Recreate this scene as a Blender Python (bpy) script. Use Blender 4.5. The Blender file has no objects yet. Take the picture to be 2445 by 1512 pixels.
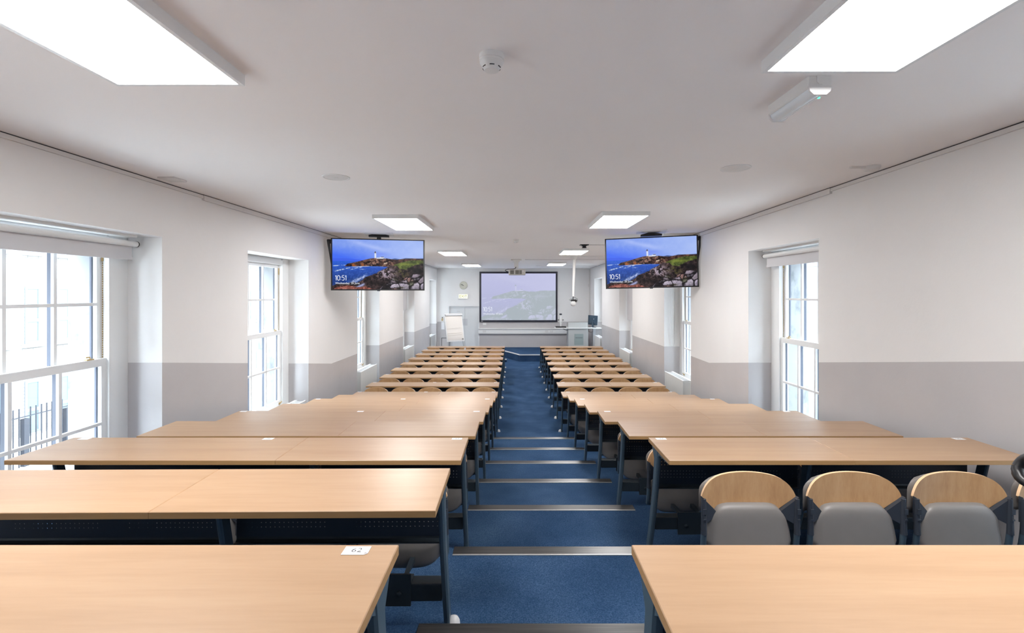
import bpy, math, random
import numpy as np
from mathutils import Vector, Matrix
R = math.radians
random.seed(7)
C = bpy.context.scene.collection
SC = bpy.context.scene
EYE = 2.49            # camera height above the flat front floor (z=0)
F = 1124.0            # focal length in pixels of the 2445 px wide frame
VX, VY = 1232.0, 700.0

# ------------------------------------------------------------------ camera, world, exposure
cam = bpy.data.cameras.new('camera')
cam.sensor_width = 36.0
cam.lens = 36.0 * F / 2445.0
cam.shift_x = -(VX - 1222.5) / 2445.0
cam.shift_y = -(756.0 - VY) / 2445.0
cam.clip_start = 0.05
co = bpy.data.objects.new('camera', cam)
co.location = (0, 0, EYE)
co.rotation_euler = (R(90), 0, 0)
C.objects.link(co)
SC.camera = co
SC.view_settings.view_transform = 'Standard'
SC.view_settings.look = 'None'
SC.view_settings.gamma = 1.0
SC.view_settings.use_curve_mapping = False
SC.view_settings.exposure = 0.6
LAMP = 19.5            # radiance of the ceiling panels
SKY = 13.0             # overcast sky
SC.cycles.max_bounces = 10
SC.cycles.diffuse_bounces = 6
SC.cycles.transparent_max_bounces = 16
SC.cycles.sample_clamp_indirect = 20.0
SC.cycles.use_denoising = True
w = bpy.data.worlds.new('overcast_sky')
SC.world = w
w.use_nodes = True
bg = w.node_tree.nodes['Background']
bg.inputs[0].default_value = (0.80, 0.895, 1.0, 1)
bg.inputs[1].default_value = SKY

# ------------------------------------------------------------------ materials
MATS = {}
def mat(name, col=(0.8, 0.8, 0.8), rough=0.5, metal=0.0, spec=0.5, emit=None, estr=0.0, coat=0.0):
    m = bpy.data.materials.new(name)
    m.use_nodes = True
    b = m.node_tree.nodes['Principled BSDF']
    b.inputs['Base Color'].default_value = (*col, 1)
    b.inputs['Roughness'].default_value = rough
    b.inputs['Metallic'].default_value = metal
    b.inputs['Specular IOR Level'].default_value = spec
    if coat:
        b.inputs['Coat Weight'].default_value = coat
        b.inputs['Coat Roughness'].default_value = 0.27
    if emit:
        b.inputs['Emission Color'].default_value = (*emit, 1)
        b.inputs['Emission Strength'].default_value = estr
    MATS[name] = m
    return m
def N(m, t, **k):
    n = m.node_tree.nodes.new(t)
    for a, b in k.items():
        if a.startswith('i_'):
            n.inputs[a[2:]].default_value = b
        else:
            setattr(n, a, b)
    return n
def L(m, a, b):
    m.node_tree.links.new(a, b)
def BS(m):
    return m.node_tree.nodes['Principled BSDF']
def ramp(m, fac, stops):
    r = N(m, 'ShaderNodeValToRGB')
    cr = r.color_ramp
    while len(cr.elements) < len(stops):
        cr.elements.new(0.5)
    for e, (p, c) in zip(cr.elements, stops):
        e.position = p
        e.color = (*c, 1) if len(c) == 3 else c
    L(m, fac, r.inputs[0])
    return r.outputs[0]
def coords(m, kind='Object', scale=(1, 1, 1)):
    t = N(m, 'ShaderNodeTexCoord')
    mp = N(m, 'ShaderNodeMapping')
    mp.inputs['Scale'].default_value = scale
    L(m, t.outputs[kind], mp.inputs[0])
    return mp.outputs[0]
def noise(m, vec, scale, detail=4.0, rough=0.55):
    n = N(m, 'ShaderNodeTexNoise')
    n.inputs['Scale'].default_value = scale
    n.inputs['Detail'].default_value = detail
    n.inputs['Roughness'].default_value = rough
    L(m, vec, n.inputs['Vector'])
    return n.outputs['Fac']
def bump(m, h, dist=0.002, strength=0.5):
    b = N(m, 'ShaderNodeBump')
    b.inputs['Distance'].default_value = dist
    b.inputs['Strength'].default_value = strength
    L(m, h, b.inputs['Height'])
    L(m, b.outputs[0], BS(m).inputs['Normal'])
def math_(m, op, a, b=None):
    n = N(m, 'ShaderNodeMath', operation=op)
    for i, v in enumerate((a, b)):
        if v is None:
            continue
        if isinstance(v, (int, float)):
            n.inputs[i].default_value = v
        else:
            L(m, v, n.inputs[i])
    return n.outputs[0]

def paint_mat(name, zc, yb, slope):
    """white wall paint above a satin grey dado whose top edge rises towards the back of the room"""
    m = mat(name, rough=0.6)
    v = coords(m)
    sx = N(m, 'ShaderNodeSeparateXYZ')
    L(m, v, sx.inputs[0])
    y, z = sx.outputs[1], sx.outputs[2]
    rise = math_(m, 'MULTIPLY', math_(m, 'MAXIMUM', math_(m, 'SUBTRACT', yb, y), 0.0), slope)
    edge = math_(m, 'ADD', rise, zc)
    up = math_(m, 'GREATER_THAN', z, edge)
    n1 = noise(m, v, 1.3, 5)
    n2 = noise(m, v, 9.0, 6, 0.6)
    wc = ramp(m, n1, [(0.3, (0.835, 0.825, 0.815)), (0.75, (0.865, 0.855, 0.845))])
    gc = ramp(m, n1, [(0.25, (0.54, 0.52, 0.525)), (0.75, (0.59, 0.57, 0.575))])
    mx = N(m, 'ShaderNodeMix', data_type='RGBA')
    L(m, up, mx.inputs[0]); L(m, gc, mx.inputs[6]); L(m, wc, mx.inputs[7])
    L(m, mx.outputs[2], BS(m).inputs['Base Color'])
    rg = math_(m, 'ADD', math_(m, 'MULTIPLY', up, 0.33), math_(m, 'ADD', 0.20, math_(m, 'MULTIPLY', n2, 0.10)))
    L(m, rg, BS(m).inputs['Roughness'])
    bump(m, n2, 0.006, 0.35)
    return m
paint_mat('paint_left', 1.24, 8.34, 0.152)
paint_mat('paint_right', 1.36, 7.62, 0.15)
paint_mat('paint_front', 1.30, -50, 0.0)
paint_mat('paint_rear', 2.4, -50, 0.0)
m = mat('ceiling_paint', rough=0.8)
L(m, ramp(m, noise(m, coords(m), 0.6, 4), [(0.3, (0.925, 0.90, 0.89)), (0.7, (0.95, 0.925, 0.915))]), BS(m).inputs['Base Color'])
bump(m, noise(m, coords(m), 6, 5), 0.004, 0.2)

def wood_mat(name, c1, c2, c3, scale, rough, coat=0.0, spec=0.5):
    m = mat(name, rough=rough, spec=spec, coat=coat)
    t = N(m, 'ShaderNodeTexCoord')
    oi = N(m, 'ShaderNodeObjectInfo')
    ad = N(m, 'ShaderNodeVectorMath', operation='ADD')
    sc = N(m, 'ShaderNodeVectorMath', operation='SCALE')
    cb = N(m, 'ShaderNodeCombineXYZ')
    L(m, oi.outputs['Random'], cb.inputs[0]); L(m, oi.outputs['Random'], cb.inputs[1]); L(m, oi.outputs['Random'], cb.inputs[2])
    L(m, cb.outputs[0], sc.inputs[0]); sc.inputs['Scale'].default_value = 37.0
    L(m, t.outputs['Object'], ad.inputs[0]); L(m, sc.outputs[0], ad.inputs[1])
    mp = N(m, 'ShaderNodeMapping'); mp.inputs['Scale'].default_value = scale
    L(m, ad.outputs[0], mp.inputs[0])
    n1 = noise(m, mp.outputs[0], 1.0, 6, 0.6)
    n2 = noise(m, mp.outputs[0], 7.0, 3, 0.5)
    f = math_(m, 'ADD', math_(m, 'MULTIPLY', n1, 0.78), math_(m, 'MULTIPLY', n2, 0.22))
    L(m, ramp(m, f, [(0.30, c1), (0.5, c2), (0.70, c3)]), BS(m).inputs['Base Color'])
    return m
wood_mat('beech_laminate', (0.395, 0.245, 0.138), (0.44, 0.28, 0.163), (0.475, 0.312, 0.186), (1.1, 16, 16), 0.38, 0.14, 0.45)
wood_mat('beech_edge', (0.36, 0.205, 0.085), (0.40, 0.235, 0.10), (0.44, 0.265, 0.12), (3, 30, 60), 0.45)
wood_mat('beech_veneer', (0.45, 0.25, 0.115), (0.54, 0.32, 0.155), (0.60, 0.375, 0.195), (22, 8, 5), 0.36, 0.0, 0.5)
mat('ply_edge', (0.78, 0.52, 0.30), 0.45)
m = mat('carpet', rough=0.95, spec=0.1)
v = coords(m)
n1 = noise(m, v, 170, 4, 0.8); n2 = noise(m, v, 2.2, 4)
f = math_(m, 'ADD', math_(m, 'MULTIPLY', n1, 0.72), math_(m, 'MULTIPLY', n2, 0.28))
L(m, ramp(m, f, [(0.34, (0.010, 0.031, 0.078)), (0.52, (0.031, 0.073, 0.155)), (0.70, (0.10, 0.175, 0.29))]), BS(m).inputs['Base Color'])
bump(m, n1, 0.004, 0.8)
mat('leg_paint', (0.058, 0.092, 0.122), 0.40)
mat('beam_paint', (0.016, 0.024, 0.032), 0.42)
mat('bracket_plastic', (0.030, 0.037, 0.050), 0.5)
mat('black_plastic', (0.012, 0.012, 0.013), 0.35)
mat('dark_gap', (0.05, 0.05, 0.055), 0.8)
m = mat('vinyl', rough=0.42, spec=0.45)
L(m, ramp(m, noise(m, coords(m), 5, 3), [(0.3, (0.185, 0.172, 0.163)), (0.7, (0.215, 0.20, 0.19))]), BS(m).inputs['Base Color'])
bump(m, noise(m, coords(m), 420, 2), 0.0006, 0.3)
mat('white_plastic', (0.80, 0.80, 0.79), 0.45)
mat('white_paint', (0.82, 0.83, 0.83), 0.35)
mat('trunking_white', (0.74, 0.725, 0.71), 0.5)
mat('radiator_paint', (0.76, 0.755, 0.73), 0.4)
mat('door_paint', (0.77, 0.79, 0.80), 0.4)
mat('blind_fabric', (0.66, 0.655, 0.675), 0.85)
mat('spacer', (0.11, 0.125, 0.17), 0.5)
mat('brass', (0.55, 0.40, 0.20), 0.35, 0.9)
mat('steel', (0.62, 0.63, 0.64), 0.3, 1.0)
mat('foot_plastic', (0.74, 0.74, 0.74), 0.3)
mat('sticker_paper', (0.84, 0.84, 0.86), 0.5)
mat('ink', (0.02, 0.02, 0.022), 0.6)
mat('socket_grey', (0.70, 0.70, 0.70), 0.4)
mat('flip_paper', (0.83, 0.79, 0.74), 0.8)
mat('flip_frame', (0.62, 0.63, 0.65), 0.4)
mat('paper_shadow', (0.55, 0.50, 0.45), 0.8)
mat('lectern_grey', (0.47, 0.49, 0.485), 0.45)
mat('lectern_emblem', (0.30, 0.36, 0.355), 0.4)
mat('lectern_emblem_band', (0.20, 0.24, 0.24), 0.4)
mat('monitor_shell', (0.055, 0.085, 0.12), 0.35)
mat('clock_face', (0.62, 0.61, 0.52), 0.5)
mat('grille', (0.20, 0.195, 0.18), 0.6)
mat('projector_shell', (0.62, 0.61, 0.58), 0.45)
mat('green_led', (0.0, 0.2, 0.1), 0.4, emit=(0.05, 1.0, 0.45), estr=2.5)
mat('lamp_diffuser', (0.9, 0.9, 0.9), 0.5, emit=(1.0, 0.98, 0.965), estr=LAMP)
mat('exit_lit', (0.8, 0.8, 0.6), 0.5, emit=(1.0, 0.96, 0.62), estr=0.62)
mat('exit_ink', (0.25, 0.25, 0.12), 0.6)
mat('screen_text', (0.0, 0.0, 0.0), 0.6, emit=(0.88, 0.92, 1.0), estr=0.66)
mat('projected_text', (0.0, 0.0, 0.0), 0.6, emit=(0.88, 0.92, 0.98), estr=0.66)
mat('screen_frame', (0.018, 0.02, 0.035), 0.4)
m = mat('nosing', rough=0.3, spec=0.6)
v = coords(m, scale=(3, 120, 1))
L(m, ramp(m, noise(m, v, 1.0, 4), [(0.35, (0.014, 0.014, 0.016)), (0.65, (0.045, 0.044, 0.043))]), BS(m).inputs['Base Color'])
mat('nosing_trim', (0.75, 0.74, 0.70), 0.35, 0.6)
mat('stone_reveal', (0.62, 0.63, 0.64), 0.85)
m = MATS['stone_reveal']
L(m, ramp(m, noise(m, coords(m, scale=(2.5, 2.5, 1.2)), 1.3, 6, 0.7), [(0.30, (0.12, 0.135, 0.145)), (0.46, (0.27, 0.28, 0.29)), (0.8, (0.32, 0.32, 0.317))]), BS(m).inputs['Base Color'])
m = mat('clear_lens', (0.8, 0.85, 0.88), 0.15)
m = mat('dome_clear', (0.75, 0.77, 0.78), 0.12)

# perforated steel
m = mat('perforated_steel', (0.010, 0.014, 0.024), 0.4)
v = coords(m)
sx = N(m, 'ShaderNodeSeparateXYZ'); L(m, v, sx.inputs[0])
ax = math_(m, 'ABSOLUTE', sx.outputs[0]); pz = sx.outputs[2]
p = 0.0195
fx = math_(m, 'SUBTRACT', math_(m, 'FRACT', math_(m, 'DIVIDE', ax, p)), 0.5)
fz = math_(m, 'SUBTRACT', math_(m, 'FRACT', math_(m, 'DIVIDE', pz, p)), 0.5)
d = math_(m, 'SQRT', math_(m, 'ADD', math_(m, 'MULTIPLY', fx, fx), math_(m, 'MULTIPLY', fz, fz)))
hole = math_(m, 'LESS_THAN', d, 0.125)
grp = math_(m, 'LESS_THAN', math_(m, 'FRACT', math_(m, 'DIVIDE', math_(m, 'SUBTRACT', ax, 0.04), 0.487)), 0.76)
z0 = p * 25; z1 = p * 28; z2 = p * 29; z3 = p * 32
def between(m, v, a, b):
    return math_(m, 'MULTIPLY', math_(m, 'GREATER_THAN', v, a), math_(m, 'LESS_THAN', v, b))
band = math_(m, 'ADD', between(m, pz, z0, z1), between(m, pz, z2 , z3 ))
f = math_(m, 'MULTIPLY', math_(m, 'MULTIPLY', hole, grp), band)
tr = N(m, 'ShaderNodeBsdfTransparent'); ms = N(m, 'ShaderNodeMixShader')
out = m.node_tree.nodes['Material Output']
L(m, f, ms.inputs[0]); L(m, BS(m).outputs[0], ms.inputs[1]); L(m, tr.outputs[0], ms.inputs[2]); L(m, ms.outputs[0], out.inputs[0])

# window glass: thin pane, clear with a Fresnel reflection
m = bpy.data.materials.new('window_glass'); m.use_nodes = True; MATS['window_glass'] = m
nt = m.node_tree; nt.nodes.remove(nt.nodes['Principled BSDF'])
tr = N(m, 'ShaderNodeBsdfTransparent'); gl = N(m, 'ShaderNodeBsdfGlossy'); fr = N(m, 'ShaderNodeFresnel'); ms = N(m, 'ShaderNodeMixShader')
tr.inputs[0].default_value = (0.95, 0.97, 0.97, 1); gl.inputs['Roughness'].default_value = 0.02; fr.inputs[0].default_value = 1.3
ge = N(m, 'ShaderNodeNewGeometry')
L(m, math_(m, 'MULTIPLY', fr.outputs[0], math_(m, 'SUBTRACT', 1.0, ge.outputs['Backfacing'])), ms.inputs[0])
L(m, tr.outputs[0], ms.inputs[1]); L(m, gl.outputs[0], ms.inputs[2])
L(m, ms.outputs[0], nt.nodes['Material Output'].inputs[0])

# brick of the building across the street
m = mat('pale_brick', rough=0.85)
v = coords(m)
sx = N(m, 'ShaderNodeSeparateXYZ'); L(m, v, sx.inputs[0])
cb = N(m, 'ShaderNodeCombineXYZ'); L(m, sx.outputs[1], cb.inputs[0]); L(m, sx.outputs[2], cb.inputs[1])
br = N(m, 'ShaderNodeTexBrick')
L(m, cb.outputs[0], br.inputs['Vector'])
br.inputs['Color1'].default_value = (0.20, 0.185, 0.17, 1); br.inputs['Color2'].default_value = (0.17, 0.155, 0.143, 1)
br.inputs['Mortar'].default_value = (0.105, 0.10, 0.098, 1)
br.inputs['Scale'].default_value = 1.0; br.inputs['Mortar Size'].default_value = 0.008
br.inputs['Brick Width'].default_value = 0.3; br.inputs['Row Height'].default_value = 0.1
L(m, br.outputs['Color'], BS(m).inputs['Base Color'])
mat('far_window_frame', (0.115, 0.135, 0.16), 0.5)
mat('far_window_glass', (0.11, 0.14, 0.16), 0.35, spec=0.2)
mat('railing_iron', (0.018, 0.02, 0.028), 0.7)
mat('pavement', (0.78, 0.77, 0.75), 0.9)

# picture material: colours stored per face corner, emitted by the screen
def pic_mat(name, strength):
    m = bpy.data.materials.new(name); m.use_nodes = True; MATS[name] = m
    b = BS(m)
    b.inputs['Base Color'].default_value = (0.006, 0.006, 0.007, 1); b.inputs['Roughness'].default_value = 0.4; b.inputs['Specular IOR Level'].default_value = 0.12
    a = N(m, 'ShaderNodeVertexColor'); a.layer_name = 'picture'
    L(m, a.outputs[0], b.inputs['Emission Color']); b.inputs['Emission Strength'].default_value = strength
pic_mat('television_picture', 0.63)
pic_mat('projected_picture', 0.58)

# ------------------------------------------------------------------ mesh building
class MB:
    def __init__(s):
        s.v = []; s.f = []; s.mi = []
    def add(s, vs, fs, mi=0):
        o = len(s.v)
        s.v += [tuple(p) for p in vs]
        s.f += [tuple(i + o for i in f) for f in fs]
        s.mi += [mi] * len(fs)
        return s
    def box(s, x0, x1, y0, y1, z0, z1, mi=0):
        if x0 > x1: x0, x1 = x1, x0
        if y0 > y1: y0, y1 = y1, y0
        if z0 > z1: z0, z1 = z1, z0
        return s.add([(x0, y0, z0), (x1, y0, z0), (x1, y1, z0), (x0, y1, z0), (x0, y0, z1), (x1, y0, z1), (x1, y1, z1), (x0, y1, z1)],
              [(0, 3, 2, 1), (4, 5, 6, 7), (0, 1, 5, 4), (1, 2, 6, 5), (2, 3, 7, 6), (3, 0, 4, 7)], mi)
    def prism(s, pts, axis, a, b, mi=0):
        """extrude polygon pts (2D) along axis between a and b"""
        def P(p, t):
            return {'x': (t, p[0], p[1]), 'y': (p[0], t, p[1]), 'z': (p[0], p[1], t)}[axis]
        n = len(pts)
        vs = [P(p, a) for p in pts] + [P(p, b) for p in pts]
        fs = [tuple(range(n))[::-1], tuple(range(n, 2 * n))]
        fs += [(i, (i + 1) % n, n + (i + 1) % n, n + i) for i in range(n)]
        return s.add(vs, fs, mi)
    def tube(s, path, r, n=10, mi=0, cap=True):
        path = [Vector(p) for p in path]
        rs = r if isinstance(r, (list, tuple)) else [r] * len(path)
        vs = []; fs = []
        ref = Vector((0.13, 0.21, 0.97))
        for i, p in enumerate(path):
            t = (path[min(i + 1, len(path) - 1)] - path[max(i - 1, 0)]).normalized()
            a = t.cross(ref)
            if a.length < 0.05: a = t.cross(Vector((1, 0, 0)))
            a.normalize(); b = t.cross(a)
            for k in range(n):
                th = 2 * math.pi * k / n
                vs.append(p + (a * math.cos(th) + b * math.sin(th)) * rs[i])
        for i in range(len(path) - 1):
            for k in range(n):
                fs.append((i * n + k, i * n + (k + 1) % n, (i + 1) * n + (k + 1) % n, (i + 1) * n + k))
        if cap:
            fs.append(tuple(range(n))); fs.append(tuple(range((len(path) - 1) * n, len(path) * n))[::-1])
        return s.add(vs, fs, mi)
    def lathe(s, prof, n=24, c=(0, 0, 0), mi=0, M=None):
        vs = []; fs = []
        for (r, z) in prof:
            for k in range(n):
                th = 2 * math.pi * k / n
                p = Vector((r * math.cos(th), r * math.sin(th), z))
                if M: p = M @ p
                vs.append(p + Vector(c))
        for i in range(len(prof) - 1):
            for k in range(n):
                fs.append((i * n + k, i * n + (k + 1) % n, (i + 1) * n + (k + 1) % n, (i + 1) * n + k))
        fs.append(tuple(range(n))[::-1]); fs.append(tuple(range((len(prof) - 1) * n, len(prof) * n)))
        return s.add(vs, fs, mi)
    def grid(s, fn, nu, nv, mi=0):
        vs = [fn(i / nu, j / nv) for j in range(nv + 1) for i in range(nu + 1)]
        fs = [(j * (nu + 1) + i, j * (nu + 1) + i + 1, (j + 1) * (nu + 1) + i + 1, (j + 1) * (nu + 1) + i) for j in range(nv) for i in range(nu)]
        return s.add(vs, fs, mi)
    def mesh(s, name, mats, smooth=False, bev=0.0):
        me = bpy.data.meshes.new(name)
        me.from_pydata(s.v, [], s.f)
        for mm in (mats if isinstance(mats, (list, tuple)) else [mats]):
            me.materials.append(MATS[mm])
        if len(set(s.mi)) > 1:
            me.polygons.foreach_set('material_index', s.mi)
        import bmesh
        bm = bmesh.new(); bm.from_mesh(me)
        bmesh.ops.remove_doubles(bm, verts=bm.verts, dist=1e-6)
        bmesh.ops.recalc_face_normals(bm, faces=bm.faces)
        if bev > 0:
            bmesh.ops.bevel(bm, geom=[e for e in bm.edges if len(e.link_faces) == 2 and e.calc_face_angle(0) > 0.6], offset=bev, segments=2, affect='EDGES', profile=0.6)
        if smooth:
            for fc in bm.faces: fc.smooth = True
            for e in bm.edges:
                if len(e.link_faces) == 2 and e.calc_face_angle(0) > smooth: e.smooth = False
        bm.to_mesh(me); bm.free()
        return me

def obj(name, me, parent=None, loc=None, rot=None):
    o = bpy.data.objects.new(name, me)
    C.objects.link(o)
    if parent: o.parent = parent
    if loc: o.location = loc
    if rot: o.rotation_euler = rot
    return o
def build(name, mb, mats, parent=None, loc=None, rot=None, smooth=False, bev=0.0):
    return obj(name, mb.mesh(name, mats, smooth, bev), parent, loc, rot)
def tag(o, label, cat, group=None):
    o['label'] = label; o['category'] = cat
    if group: o['group'] = group
    return o
def thing(name, label, cat, loc=(0, 0, 0), rz=0.0, group=None):
    o = bpy.data.objects.new(name, None); C.objects.link(o)
    o.empty_display_size = 0.1
    o.location = loc; o.rotation_euler = (0, 0, rz)
    return tag(o, label, cat, group)
def struct(o):
    o['kind'] = 'structure'; return o
def children(o):
    return [c for c in C.objects if c.parent == o]
def copy_tree(src, parent=None, kids=None):
    kids = kids if kids is not None else KIDS
    c = src.copy(); C.objects.link(c)
    if parent: c.parent = parent
    for ch in kids.get(src.name, []): copy_tree(ch, c, kids)
    return c
def kidmap(root):
    d = {}
    for o in C.objects:
        if o.parent: d.setdefault(o.parent.name, []).append(o)
    return d
KIDS = {}
def text_mesh(s, size, thin=0.0, align='CENTER', depth=0.0):
    cu = bpy.data.curves.new('lettering', 'FONT')
    cu.body = s; cu.size = size; cu.align_x = align; cu.align_y = 'CENTER' if align == 'CENTER' else 'BOTTOM_BASELINE'
    cu.offset = thin; cu.extrude = depth; cu.resolution_u = 4
    o = bpy.data.objects.new('lettering', cu)
    me = bpy.data.meshes.new_from_object(o)
    bpy.data.objects.remove(o); bpy.data.curves.remove(cu)
    return me
def text(name, s, size, m, parent, loc, rot, thin=0.0, align='CENTER'):
    me = text_mesh(s, size, thin, align); me.materials.clear(); me.materials.append(MATS[m])
    return obj(name, me, parent, loc, rot)

def stroke_digits(sx, h, wd):
    """10:51 in thin strokes: flat ribbons in the x-z plane, height h, left edge at 0"""
    def ell(cx, cz, rx, rz, a0, a1, n=20):
        return [(cx + rx * math.cos(a0 + (a1 - a0) * i / n), cz + rz * math.sin(a0 + (a1 - a0) * i / n)) for i in range(n + 1)]
    one = lambda x: [[(x, .80), (x + .16, .99)], [(x + .165, 1.0), (x + .165, 0.0)]]
    st = one(0.0) + [ell(.58, .5, .235, .49, 0, 2 * math.pi, 28)]
    st += [[(.985, .16), (.985, .07)], [(.985, .70), (.985, .61)]]
    st += [[(1.58, .985), (1.235, .985), (1.205, .56)] + ell(1.355, .315, .235, .30, math.pi * .62, -math.pi * .70, 18)]
    st += one(1.74)
    mb = MB()
    for pts in st:
        P = [Vector((p[0] * h * sx, 0, p[1] * h)) for p in pts]
        L_, R_ = [], []
        for i, p in enumerate(P):
            t = (P[min(i + 1, len(P) - 1)] - P[max(i - 1, 0)]).normalized()
            n = Vector((-t.z, 0, t.x)) * wd * .5
            L_.append(p + n); R_.append(p - n)
        k = len(P)
        mb.add(L_ + R_, [(i, i + 1, k + i + 1, k + i) for i in range(k - 1)])
    return mb.mesh('screen_clock', 'screen_text')
ORD = ['zeroth', 'first', 'second', 'third', 'fourth', 'fifth', 'sixth', 'seventh', 'eighth', 'ninth', 'tenth', 'eleventh', 'twelfth',
       'thirteenth', 'fourteenth', 'fifteenth', 'sixteenth', 'seventeenth']

# ------------------------------------------------------------------ room shell
CEIL = 3.515
YB, YF = -1.3, 19.5
XL = -3.27
def xr(y):                       # the right wall is slightly out of true
    if y < 8.5: return 2.985 + 0.0185 * y
    return 3.142 - 0.0065 * (y - 8.5)
EDGES = [1.94, 2.79, 3.65, 4.52, 5.40, 6.29, 7.20, 7.95]
def floor_z(k):                  # floor level of desk row k (1 = back row, 9..17 = flat)
    return 0.14 * max(0, 9 - k)
pr = [(YB - 0.2, -0.3), (YB - 0.2, 1.12)]
for j, e in enumerate(EDGES):
    pr += [(e, 1.12 - 0.14 * j), (e, 1.12 - 0.14 * (j + 1))]
pr += [(YF + 0.2, 0.0), (YF + 0.2, -0.3)]
fl = struct(build('floor', MB().prism(pr, 'x', -3.95, 3.85), 'carpet'))
for j in range(7):
    e = EDGES[j]; z = 1.12 - 0.14 * j
    n = build('step_nosing', MB().box(-0.40 if j == 0 else -0.365, 0.905, e - 0.078, e + 0.004, z + 0.0005, z + 0.005)
              .box(-0.40 if j == 0 else -0.365, 0.905, e, e + 0.004, z - 0.03, z), 'nosing', fl)
    build('trim_strip', MB().box(-0.40 if j == 0 else -0.365, 0.905, e - 0.084, e - 0.078, z + 0.0005, z + 0.006), 'nosing_trim', n)

struct(build('ceiling', MB().box(-3.96, 3.86, YB - 0.2, YF + 0.2, CEIL, CEIL + 0.15), 'ceiling_paint'))

# windows: y ranges of the openings in each side wall
WL = [(-0.40, 1.20), (2.70, 4.35), (5.74, 7.42), (9.70, 11.27), (13.65, 15.15), (17.80, 19.30)]
WR = [(0.85, 2.35), (4.78, 6.28), (8.46, 9.95), (12.60, 14.16), (16.90, 18.50)]
ZT_L, ZT_R, SILL = 3.01, 3.05, 0.76
def side_wall(side):
    s = -1 if side == 'left' else 1
    ops = WL if s < 0 else WR
    zt = ZT_L if s < 0 else ZT_R
    xi = (lambda y: XL) if s < 0 else xr
    mb = MB()
    def slab(y0, y1, z0, z1, a, b, mi=0):      # a, b: depth behind the room face
        def X(y, dd): return xi(y) + s * dd
        vs = [(X(y0, a), y0, z0), (X(y1, a), y1, z0), (X(y1, b), y1, z0), (X(y0, b), y0, z0),
              (X(y0, a), y0, z1), (X(y1, a), y1, z1), (X(y1, b), y1, z1), (X(y0, b), y0, z1)]
        mb.add(vs, [(0, 3, 2, 1), (4, 5, 6, 7), (0, 1, 5, 4), (1, 2, 6, 5), (2, 3, 7, 6), (3, 0, 4, 7)], mi)
    ys = [YB] + [v for o in ops for v in o] + [YF]
    for i in range(0, len(ys), 2):
        y0, y1 = ys[i], ys[i + 1]
        if s > 0 and y0 < 8.5 < y1:
            slab(y0, 8.5, 0, CEIL, 0, 0.33); slab(8.5, y1, 0, CEIL, 0, 0.33)
        else:
            slab(y0, y1, 0, CEIL, 0, 0.33)
        g = 0.19
        slab(y0 - (g if i else 0), y1 + (g if i < len(ys) - 2 else 0), 0, CEIL, 0.42, 0.69, 1)
        slab(y0, y1, 0, CEIL, 0.33, 0.42, 1)
    for (y0, y1) in ops:
        slab(y0, y1, zt, CEIL, 0, 0.42)                    # lintel
        slab(y0 + .19, y1 - .19, zt - 0.08, CEIL, 0.42, 0.69, 1)
        slab(y0, y1, 0, SILL, 0.33, 0.42)                  # niche back under the window
        slab(y0 + .19, y1 - .19, 0, SILL - 0.02, 0.42, 0.69, 1)
    return struct(build('wall_' + side, mb, ['paint_' + side, 'stone_reveal']))
side_wall('left'); side_wall('right')
# front wall (with the screen) with a recess for the double door, and the rear wall behind the camera
DX0, DX1, DZ = -2.76, -1.57, 1.94
struct(build('wall_front', MB().box(-3.96, DX0, YF, YF + 0.2, 0, CEIL).box(DX1, 3.86, YF, YF + 0.2, 0, CEIL)
             .box(DX0, DX1, YF, YF + 0.2, DZ, CEIL).box(DX0, DX1, YF + 0.14, YF + 0.2, 0, DZ), 'paint_front'))
struct(build('wall_rear', MB().box(-3.96, 3.86, YB - 0.2, YB, 0, CEIL), 'paint_rear'))

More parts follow.
